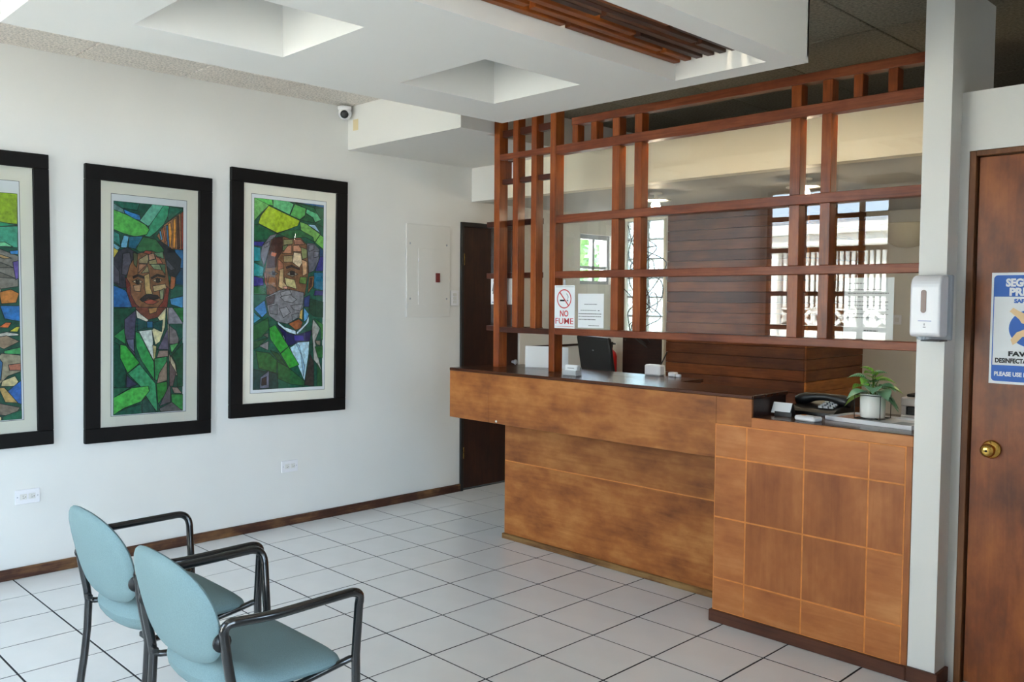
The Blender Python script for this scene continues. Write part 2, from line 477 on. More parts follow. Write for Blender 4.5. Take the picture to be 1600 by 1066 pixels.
# floor: dark grout bed, each tile a piece of its own where the picture shows it
fl = struct('floor', boxes((0, 7, -4.0, 4.77, -.12, -.0018), (-1.6, 0, 1.87, 2.50, -.12, -.0018)), 'grout')
T = .33369; X0 = 1.325 - 4 * T; G = .0042
cache = {}
far = MB(); n_t = 0
for i in range(0, 18):
    for j in range(-13, 15):
        x0, x1 = max(0.0, X0 + i * T + G), min(7.0, X0 + (i + 1) * T - G)
        y0, y1 = max(-4.0, j * T + G), min(4.77, (j + 1) * T - G)
        if x1 - x0 < .01 or y1 - y0 < .01: continue
        cx, cy = (x0 + x1) / 2, (y0 + y1) / 2
        seen = (-2.05 < cy < 2.75 and cx < 4.5 and not (cy > 1.55 and cx > 1.5) and not (cx < 1.2 - (cy + 2.05) * 1.2 and cy < -1.3)
                and not (cx > 1.6 and cy < -1.4 + (cx - 1.6) * .55 - .5))
        if not seen:
            far.box(x0, x1, y0, y1, -.0017, 0); continue
        key = (round(x1 - x0, 4), round(y1 - y0, 4))
        if key not in cache:
            w, d = key
            cache[key] = mesh('tile', MB().box(-w / 2, w / 2, -d / 2, d / 2, -.0017, 0, .0006), 'tile')
        o = link('tile', cache[key], fl, (cx, cy, random.uniform(-.0004, .0003)))
        n_t += 1
o = part('far_tiles', far, 'tile', fl); o['kind'] = 'stuff'

# ceilings: lay-in tiles hung in a grid
def tiled_ceiling(name, x0, x1, y0, y1, z, px, py, ox, oy, mat, backs):
    c = struct(name, boxes((x0, x1, y0, y1, z + .012, z + .03)), backs)
    cc = {}
    i = math.floor((x0 - ox) / px)
    while ox + i * px < x1:
        j = math.floor((y0 - oy) / py)
        while oy + j * py < y1:
            a0, a1 = max(x0, ox + i * px + .004), min(x1, ox + (i + 1) * px - .004)
            b0, b1 = max(y0, oy + j * py + .004), min(y1, oy + (j + 1) * py - .004)
            if a1 - a0 > .02 and b1 - b0 > .02:
                k = (round(a1 - a0, 4), round(b1 - b0, 4))
                if k not in cc: cc[k] = mesh('ceiling_tile', MB().box(-k[0] / 2, k[0] / 2, -k[1] / 2, k[1] / 2, 0, .0119, .003), mat)
                link('ceiling_tile', cc[k], c, ((a0 + a1) / 2, (b0 + b1) / 2, z))
            j += 1
        i += 1
    return c
tiled_ceiling('ceiling', 0, 2.0, -1.95, .81, CL, .61, .61, .11, -.975, 'ctile_l', 'cback')
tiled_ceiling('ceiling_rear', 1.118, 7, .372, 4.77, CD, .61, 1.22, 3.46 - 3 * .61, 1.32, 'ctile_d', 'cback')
tiled_ceiling('ceiling_side', 3.622, 5.7, -1.95, .372, CL, .61, .61, .11, -.975, 'ctile_l', 'cback')
struct('ceiling_entrance', boxes((0, 7, -4.0, -1.95, 2.80, 2.90)), 'white')

# dropped soffit with two square wells and a long slatted slot
def soffit():
    xs = [2.0, 2.29, 2.80, 3.115, 3.515, 3.62]; ys = [-1.86, -1.55, -1.015, -.485, .042, .256, .372]
    z = 2.40; mb = MB()
    holes = []
    for i in range(5):
        for j in range(6):
            slot = i == 3 and j < 5
            well = i == 1 and j in (1, 3)
            if slot or well: continue
            mb.box(xs[i], xs[i + 1], ys[j], ys[j + 1], z, z + .02)
    t = .012
    def well(x0, x1, y0, y1, h, lid=True):
        mb.box(x0 - t, x0, y0, y1, z + .02, z + h); mb.box(x1, x1 + t, y0, y1, z + .02, z + h)
        mb.box(x0 - t, x1 + t, y0 - t, y0, z + .02, z + h); mb.box(x0 - t, x1 + t, y1, y1 + t, z + .02, z + h)
        if lid: mb.box(x0 - t, x1 + t, y0 - t, y1 + t, z + h, z + h + .01)
    well(2.29, 2.80, -1.55, -1.015, .33); well(2.29, 2.80, -.485, .042, .33)
    well(3.115, 3.515, -1.86, .256, .36)
    # fascias
    mb.box(2.0, 2.012, -1.86, .372, z + .02, 2.90); mb.box(3.608, 3.62, -1.86, .372, z + .02, 2.90)
    mb.box(2.0, 3.62, .36, .372, z + .02, 2.90); mb.box(2.0, 3.62, -1.86, -1.848, z + .02, 2.90)
    return mb
struct('ceiling_soffit', soffit(), 'white')
# bulkhead against the left wall and the beam over the office
struct('ceiling_bulkhead', boxes((0, 1.187, .81, 1.08, 2.548, 2.90), (0, 1.118, 1.08, 4.77, 2.548, 2.90)), 'white')
struct('ceiling_beam', boxes((.31, 7, 1.965, 2.06, 2.285, 2.5475)), 'cream')  # cream part of the beam; its left end is white
struct('ceiling_beam_end', boxes((0, .31, 1.965, 2.06, 2.285, 2.5475)), 'white')
struct('ceiling_office', boxes((0, 7, 2.06, 4.77, 2.285, 2.32)), 'office_ceiling')

# trims and baseboards
mb = MB(); mb.box(0, .016, -4.0, 1.862, 0, .060, .003)
struct('baseboard_left', mb, 'base')
mb = MB(); mb.box(3.84, 3.960, .874, .889, 0, .060, .002); mb.box(3.946, 3.960, .889, .998, 0, .060, .002)
struct('baseboard_column', mb, 'plinth')
struct('trim_1', MB().box(0, .014, 2.60, 3.74, 1.108, 1.126, .003), 'ledge_end')            # dark chair rail in the office
struct('trim_2', MB().box(0, .012, 2.50, 2.565, 0, 2.105, .002), 'white')                   # white jamb right of the dark door
struct('trim_3', MB().box(0, .020, 1.845, 1.872, 0, 2.12, .002).box(0, .020, 1.872, 2.50, 2.086, 2.12, .002), 'black_wood')

# windows in the front wall (behind the camera; they light the room and show as reflections)
def window(n, x0, x1, z0, z1, vx, hz, y=-4.075, fw=.05):
    w = struct('window_%d' % n, boxes((x0, x1, y - .03, y + .03, z0, z0 + fw), (x0, x1, y - .03, y + .03, z1 - fw, z1),
                                      (x0, x0 + fw, y - .03, y + .03, z0, z1), (x1 - fw, x1, y - .03, y + .03, z0, z1)), 'winwood')
    for v in vx: part('mullion', MB().box(v - .026, v + .026, y - .022, y + .022, z0 + fw, z1 - fw, .003), 'winwood', w)
    for h in hz: part('glazing_bar', MB().box(x0 + fw, x1 - fw, y - .02, y + .02, h - .026, h + .026, .003), 'winwood', w)
    X = [x0 + fw] + list(vx) + [x1 - fw]; Z = [z0 + fw] + list(hz) + [z1 - fw]
    for i in range(len(X) - 1):
        for j in range(len(Z) - 1):
            part('window_pane', MB().poly([(X[i], y, Z[j]), (X[i + 1], y, Z[j]), (X[i + 1], y, Z[j + 1]), (X[i], y, Z[j + 1])]), 'clear', w)
    return w
window(1, .06, 1.46, 1.0, 2.75, (.415, .80, 1.145), (1.222, 1.60, 2.083, 2.435), fw=.03)
window(2, 1.9, 3.2, .2, 2.5, (2.55,), (1.7,))
w5 = struct('window_5', boxes((5.74, 5.80, -3.9, -2.1, .2, .26), (5.74, 5.80, -3.9, -2.1, 2.44, 2.5), (5.74, 5.80, -3.9, -3.84, .26, 2.44), (5.74, 5.80, -2.16, -2.1, .26, 2.44)), 'winwood')
part('mullion', MB().box(5.745, 5.795, -3.03, -2.97, .26, 2.44), 'winwood', w5)
for a, b_ in ((-3.84, -3.03), (-2.97, -2.16)):
    part('window_pane', MB().poly([(5.77, a, .26), (5.77, b_, .26), (5.77, b_, 2.44), (5.77, a, 2.44)]), 'clear', w5)
w6 = struct('window_6', boxes((5.74, 5.80, -1.15, -.35, 1.3, 1.35), (5.74, 5.80, -1.15, -.35, 2.15, 2.2), (5.74, 5.80, -1.15, -1.10, 1.35, 2.15), (5.74, 5.80, -.40, -.35, 1.35, 2.15)), 'winwood')  # unseen window added to throw side light on fascia and column
part('window_pane', MB().poly([(5.77, -1.10, 1.35), (5.77, -.40, 1.35), (5.77, -.40, 2.15), (5.77, -1.10, 2.15)]), 'clear', w6)
# small side window of the office, greenery outside
w3 = struct('window_3', boxes((-.10, -.04, 3.27, 3.72, 1.66, 1.69), (-.10, -.04, 3.27, 3.72, 2.07, 2.11), (-.10, -.04, 3.27, 3.30, 1.69, 2.07), (-.10, -.04, 3.69, 3.72, 1.69, 2.07)), 'greypl')
part('mullion', MB().box(-.09, -.05, 3.495, 3.525, 1.69, 2.07), 'greypl', w3)
part('glazing_bar', MB().box(-.09, -.05, 3.30, 3.69, 1.80, 1.825), 'greypl', w3)
for (a, b_) in ((3.30, 3.495), (3.525, 3.69)):
    for (c, d) in ((1.69, 1.80), (1.825, 2.07)):
        part('window_pane', MB().poly([(-.07, a, c), (-.07, b_, c), (-.07, b_, d), (-.07, a, d)]), 'clear', w3)

# strip of glass blocks in the office back wall
gb = struct('window_4', boxes((.115, .135, 3.76, 3.86, 1.2, 2.24), (.565, .585, 3.76, 3.86, 1.2, 2.24)), 'white')
bm_ = mesh('glass_block', MB().box(-.10, .10, -.04, .04, -.0785, .0785, .012), 'block')
for i in range(2):
    for j in range(6):
        link('glass_block', bm_, gb, (.135 + .1075 + i * .215, 3.81, 1.2 + .087 + j * .1733))
mo = MB()
for j in range(7): mo.box(.135, .565, 3.785, 3.835, 1.2 + j * .1733 - .008, 1.2 + j * .1733 + .008)
mo.box(.342, .358, 3.785, 3.835, 1.2, 2.24)
part('mortar_joint', mo, 'greypl', gb)

# plank-clad block in the office
pk = struct('wall_planks', boxes((.612, 1.912, 3.765, 4.77, 0, 2.283)), 'ledge_end')
pitch = .0885
for k in range(26):
    z0 = k * pitch + .002; z1 = min(2.283, (k + 1) * pitch - .001)
    if z1 - z0 < .01: break
    r = random.uniform(0, .003)
    part('plank', MB().box(.602, 1.913, 3.750 - r, 3.765, z0, z1, .003), 'plank%d' % random.randrange(4), pk)
    part('plank', MB().box(1.912, 1.928 + r, 3.752, 4.768, z0, z1, .003), 'side%d' % random.choice((0, 1, 2, 0, 3)), pk)

# ------------------------------------------------------------------ door_1 beside the column, door_2 in the left wall
d1 = struct('door_1', MB().box(4.010, 4.905, 1.018, 1.055, .012, 2.088, .002), 'door')
part('door_frame', MB().box(3.979, 4.004, .998, 1.075, 0, 2.113, .002).box(4.004, 4.93, .998, 1.075, 2.092, 2.113, .002).box(4.908, 4.93, 1.0, 1.075, 0, 2.094, .002), 'doorframe', d1)
kb = part('door_knob', MB().lathe([(0, .062), (.012, .062), (.020, .058), (.026, .050), (.027, .042), (.022, .034), (.012, .028), (.011, .008)], (4.085, 1.018, .955), 24, '-y'), 'brass', d1, 'polished brass knob')
part('knob_rose', MB().lathe([(0.012, .011), (.030, .009), (.036, .003), (.036, 0)], (4.085, 1.018, .955), 24, '-y'), 'brass', kb)
part('keyhole', MB().lathe([(0, .0635), (.005, .0635), (.005, .061)], (4.085, 1.018, .955), 10, '-y'), 'blackpl', kb)
d2 = struct('door_2', MB().box(-.045, -.005, 1.88, 2.495, .012, 2.103, .002), 'darkdoor')
for z in (1.83, .30): part('hinge', MB().lathe([(0, 0), (.007, 0), (.007, .09), (0, .09)], (.003, 1.884, z - .045), 10), 'brass', d2)
part('door_knob', MB().lathe([(0, .05), (.016, .048), (.022, .038), (.012, .02), (.010, 0)], (-.005, 2.43, 1.0), 18, 'x'), 'greypl', d2, 'small pale knob')

# ------------------------------------------------------------------ outside
struct('street_ground', boxes((-30, 40, -30, -4.15, -.14, -.02)), 'asphalt')
struct('yard_ground', boxes((-30, -.15, -4.15, 20, -.14, -.02), (-.15, 30, 4.95, 20, -.14, -.02), (5.85, 30, -4.15, 1.0, -.14, -.02), (7.15, 30, 1.0, 4.95, -.14, -.02)), 'asphalt')
bd = thing('neighbour_building', 'white low building with slatted porch across the street, mirrored in the screen glass', 'building', (0, -9.6, 0))
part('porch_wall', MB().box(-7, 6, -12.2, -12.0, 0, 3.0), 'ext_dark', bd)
part('side_pier', MB().box(-3.3, -2.75, -9.8, -9.45, 0, 2.6, .01), 'ext_white', bd)
part('base_wall', MB().box(-7, 6, -9.7, -9.5, 0, 1.04, .01), 'ext_white', bd)
part('eave', MB().box(-7, 6, -11.5, -9.35, 2.46, 2.66, .01).box(-7, 6, -11.5, -9.25, 2.66, 2.84, .01), 'ext_white', bd)
part('roof', MB().box(-7, 6, -12.2, -9.3, 2.84, 2.9), 'greypl', bd)
sm = mesh('slat', MB().box(-.031, .031, -.02, .02, 0, 1.07), 'ext_white')
for k in range(40): link('slat', sm, bd, (-3.0 + k * .105, 0, 1.40))
blk = MB()
w = .17
for a, b_ in (((-w, -w), (w, w)), ((-w, w), (w, -w))):
    dx, dz = b_[0] - a[0], b_[1] - a[1]; L = math.hypot(dx, dz); nx, nz = -dz / L * .03, dx / L * .03
    blk.prism([(a[0] + nx, a[1] + nz), (a[0] - nx, a[1] - nz), (b_[0] - nx, b_[1] - nz), (b_[0] + nx, b_[1] + nz)], lambda u, v, d: (u, d, v), -.04, .04)
blk.box(-w, w, -.04, .04, -w, -w + .035).box(-w, w, -.04, .04, w - .035, w).box(-w, -w + .035, -.04, .04, -w, w).box(w - .035, w, -.04, .04, -w, w)
blk.lathe([(.05, -.04), (.05, .04), (0, .04)], (0, 0, 0), 10, 'y')
bmz = mesh('breeze_block', blk, 'ext_white')
for k in range(14): link('breeze_block', bmz, bd, (-3.0 + k * .35, 0, 1.22))
struct('added_yard_wall', boxes((-1.2, 3, 6.2, 6.4, -.02, 2.1)), 'ext_dark')  # added wall, dims what shows through the glass blocks
tr = thing('garden_tree', 'leafy green tree outside the small office window', 'tree', (-2.6, 5.3, 0))
part('trunk', MB().tube([(-2.6, 5.3, 0), (-2.58, 5.32, .8), (-2.62, 5.28, 1.6)], [.12, .10, .07], 10), 'bark', tr)
cr = MB()
for k in range(700):
    d = Vector((random.gauss(0, 1), random.gauss(0, 1), random.gauss(0, .8))).normalized() * random.uniform(.3, 1.0)
    c = Vector((-2.6, 5.3, 1.75)) + Vector((d.x * 1.2, d.y * 1.9, d.z * .75))
    u = Vector((random.gauss(0, 1), random.gauss(0, 1), random.gauss(0, 1))).normalized() * .12
    v = u.orthogonal().normalized() * .06
    cr.add([c - u, c - v, c + u, c + v], [(0, 1, 2, 3)])
part('crown', cr, 'foliage', tr)

# ------------------------------------------------------------------ reception counter
ct = thing('reception_counter', 'long brown wooden reception counter with a raised overhanging ledge', 'counter', (2.1, 1.2, 0))
lc = thing('low_counter', 'lower brown cabinet counter with square veneer cells joining the white column', 'counter', (3.4, 1.2, 0))
dk = thing('office_desk', 'dark wooden office desk under the black monitor behind the counter', 'desk', (2.1, 1.8, 0))
part('carcass', MB().box(1.222, 2.925, 1.182, 1.45, .033, 1.05), 'ledge_end', ct)
part('carcass', MB().box(2.936, 3.838, .902, 1.45, .056, .965), 'ledge_end', lc)
part('base_panel', MB().box(1.215, 2.930, 1.168, 1.182, .033, .497, .001), 'veneer2', ct)
part('base_panel', MB().box(1.215, 2.930, 1.168, 1.182, .503, .785, .001), 'veneer', ct)
part('groove_strip', MB().box(1.216, 2.930, 1.1685, 1.182, .497, .503), 'groove', ct, 'thin orange strip between base panels')
part('plinth', MB().box(1.208, 2.917, 1.150, 1.40, 0, .033, .003), 'plinth_worn', ct, 'worn pale brown plinth')
part('plinth', MB().box(2.918, 3.840, .874, 1.40, 0, .056, .003), 'plinth', lc, 'dark brown plinth')
# ledge: fascia boards, end, glossy top
part('fascia', MB().box(1.0, 1.358, .89, .905, .782, 1.074, .0015), 'veneer', ct)
part('fascia', MB().box(1.360, 2.932, .89, .905, .782, 1.074, .0015), 'veneer', ct)
part('fascia', MB().box(2.932, 3.118, .8905, .905, .946, 1.074, .0015), 'veneer', ct)
part('ledge_end', MB().box(3.104, 3.118, .905, 1.205, .975, 1.074, .001), 'ledge_end', ct, 'dark end of the ledge')
part('ledge_end', MB().box(1.0, 1.014, .905, 1.205, .782, 1.074, .001), 'ledge_end', ct)
part('ledge_bottom', MB().box(1.014, 2.932, .905, 1.205, .782, .796), 'ledge_end', ct)
part('ledge_top', MB().box(.998, 3.120, .888, 1.222, 1.074, 1.092, .003), 'ledge_top', ct, 'glossy dark ledge top')
part('inner_shelf', MB().box(1.10, 2.50, 1.222, 1.44, 1.074, 1.092, .002), 'ledge_top', ct)
part('work_top', MB().box(1.10, 2.90, 1.63, 2.20, .72, .75, .003), 'ledge_end', dk)
for x in (1.12, 2.86): part('side_board', MB().box(x, x + .02, 1.65, 2.18, 0, .72), 'ledge_end', dk)
for x in (1.13, 2.47): part('shelf_support', MB().box(x, x + .02, 1.222, 1.43, 1.0, 1.074), 'ledge_end', ct)
part('peg', MB().lathe([(0, .004), (.006, .003), (.007, 0)], (1.425, .89, .795), 10, '-y'), 'mat', ct, 'small pale peg on the fascia')
# low counter at the right: veneer cells between orange grooves
part('counter_edge', MB().box(3.119, 3.840, .887, .905, .946, .990, .002), 'cell_a', lc)
part('low_top', MB().box(3.119, 3.840, .905, 1.52, .972, .991, .002), 'ledge_top', lc, 'dark glossy top of the low counter')
cx = [2.930, 3.096, 3.378, 3.663, 3.812]; cz = [.056, .212, .503, .790, .944]
for i in range(4):
    for j in range(4):
        z1 = cz[j + 1] - .0028
        part('veneer_cell', MB().box(cx[i] + .0028, cx[i + 1] - .0028, .888, .900, cz[j] + .0028, z1, .0015), 'cell_b' if (i in (1, 2) and j in (1, 2)) or (i == 3 and j == 2) else 'cell_a', lc)
part('groove_strip', MB().box(2.930, 3.814, .8888, .9005, .056, .946), 'groove', lc, 'orange grooves between the cells')
part('end_stile', MB().box(3.814, 3.838, .888, .900, .056, .946, .0015), 'cell_b', lc)

# ------------------------------------------------------------------ lattice screen above the counter
sc = thing('lattice_screen', 'reddish brown wooden lattice screen glazed with clear panes above the counter', 'screen', (2.4, 1.2, 1.092))
LB = .0025
def stile(x0, x1, z0, z1, y0=1.155, y1=1.215, m='lat'): part('stile', MB().box(x0, x1, y0, y1, z0, z1, LB), m, sc)
def rail(x0, x1, z0, z1, y0=1.148, y1=1.212, m='lat_x'): part('rail', MB().box(x0, x1, y0, y1, z0, z1, LB), m, sc)
for x0, x1 in ((1.124, 1.174), (1.606, 1.652)): part('post', MB().box(x0, x1, 1.145, 1.220, 1.092, CD - .001, LB), 'lat', sc)
for x0, x1 in ((1.285, 1.332), (1.443, 1.488)): stile(x0, x1, 1.346, CD - .001, 1.152, 1.216)
rail(1.174, 1.606, 2.535, 2.577, 1.168, 1.210, 'lat_d'); rail(1.174, 1.606, 2.391, 2.427, 1.146, 1.19)
rail(1.174, 1.606, 2.243, 2.274, 1.168, 1.210, 'lat_d'); rail(1.174, 1.606, 1.313, 1.346, 1.150, 1.212, 'lat_d')
# back layer of the left bay, it sticks out past the left post
for z0, z1 in ((1.985, 2.022), (1.655, 1.690), (1.318, 1.350)): rail(.975, 1.455, z0, z1, 1.222, 1.258, 'lat_d')
part('glass_pane', MB().poly([(1.0, 1.24, 1.35), (1.44, 1.24, 1.35), (1.44, 1.24, 1.985), (1.0, 1.24, 1.985)]), 'pane', sc)
XR = 3.839
for z0, z1 in ((1.315, 1.353), (1.649, 1.690), (1.974, 2.020), (2.377, 2.428)): rail(1.652, XR, z0, z1)
part('rail', MB().box(1.770, XR, 1.148, 1.208, 2.530, 2.573, LB), 'lat_x', sc)
for x0, x1 in ((2.068, 2.120), (2.222, 2.274), (3.138, 3.190), (3.291, 3.340)):
    for z0, z1 in ((1.353, 1.649), (1.690, 1.974), (2.020, 2.377), (2.428, 2.530)): stile(x0, x1, z0, z1)
for x0, x1 in ((1.770, 1.813), (1.911, 1.956), (3.436, 3.477), (3.588, 3.630)): stile(x0, x1, 2.428, 2.530)
part('added_glow_shield', MB().box(1.70, 3.80, 1.212, 1.285, 2.420, 2.428).box(1.70, 3.80, 1.212, 1.218, 2.385, 2.420), 'whitepl', sc)  # added shield, keeps the made-up glow off the ceiling
part('added_beam_glow', MB().box(1.72, 3.78, 1.240, 1.256, 2.404, 2.420), plain('added_warm_glow', (255, 232, 194), .4, emit=9.5), sc)  # added light source, no lamp known here; brightens the beam behind
xb = [(1.652, 2.068), (2.120, 2.222), (2.274, 3.138), (3.190, 3.291), (3.340, XR)]
for x0, x1 in xb:
    for z0, z1 in ((1.353, 1.649), (1.690, 1.974), (2.020, 2.377)):
        part('glass_pane', MB().poly([(x0, 1.195, z0), (x1, 1.195, z0), (x1, 1.195, z1), (x0, 1.195, z1)]), 'pane', sc)
for x0, x1 in ((1.174, 1.285), (1.332, 1.443), (1.488, 1.606)):
    for z0, z1 in ((1.346, 2.243), (2.274, 2.391)):
        part('glass_pane', MB().poly([(x0, 1.200, z0), (x1, 1.200, z0), (x1, 1.200, z1), (x0, 1.200, z1)]), 'pane', sc)

# ------------------------------------------------------------------ slatted grille in the soffit slot
gr = thing('ceiling_grille', 'dark wooden slat grille set in the long ceiling slot', 'grille', (3.315, -.8, 2.462))
sw = .030
for k in range(8):
    xc = 3.134 + k * .0520
    y = -1.86 + .03 - (k % 3) * .23; pieces = []
    while y < .252:
        y1 = min(.252, y + .70)
        if y1 > -1.84:
            a = max(-1.845, y)
            part('slat', MB().box(xc - sw / 2, xc + sw / 2, a, y1 - .012, 2.462, 2.512, .002), 'slat' if (k < 2 or (k + int(y * 10)) % 3 == 0) else 'slat_b', gr)  # leftmost rows all take the brighter tone, standing for lit slats
        y = y1 + .012 if y1 < .252 else 9
for yy in (-1.5, -.8, -.1): part('cross_bar', MB().box(3.117, 3.513, yy, yy + .03, 2.513, 2.535), 'slat_b', gr)
# fluorescent batten above the slats
fb = thing('batten_lamp', 'lit fluorescent batten above the wooden ceiling slats', 'lamp', (3.40, -.8, 2.75))
part('tube', MB().tube([(3.40, -1.5, 2.70), (3.40, .1, 2.70)], .013, 10), plain('lit_tube', (255, 240, 214), 0.4, emit=14.0), fb)
part('housing', MB().box(3.37, 3.43, -1.55, .15, 2.713, 2.75, .003), 'whitepl', fb)

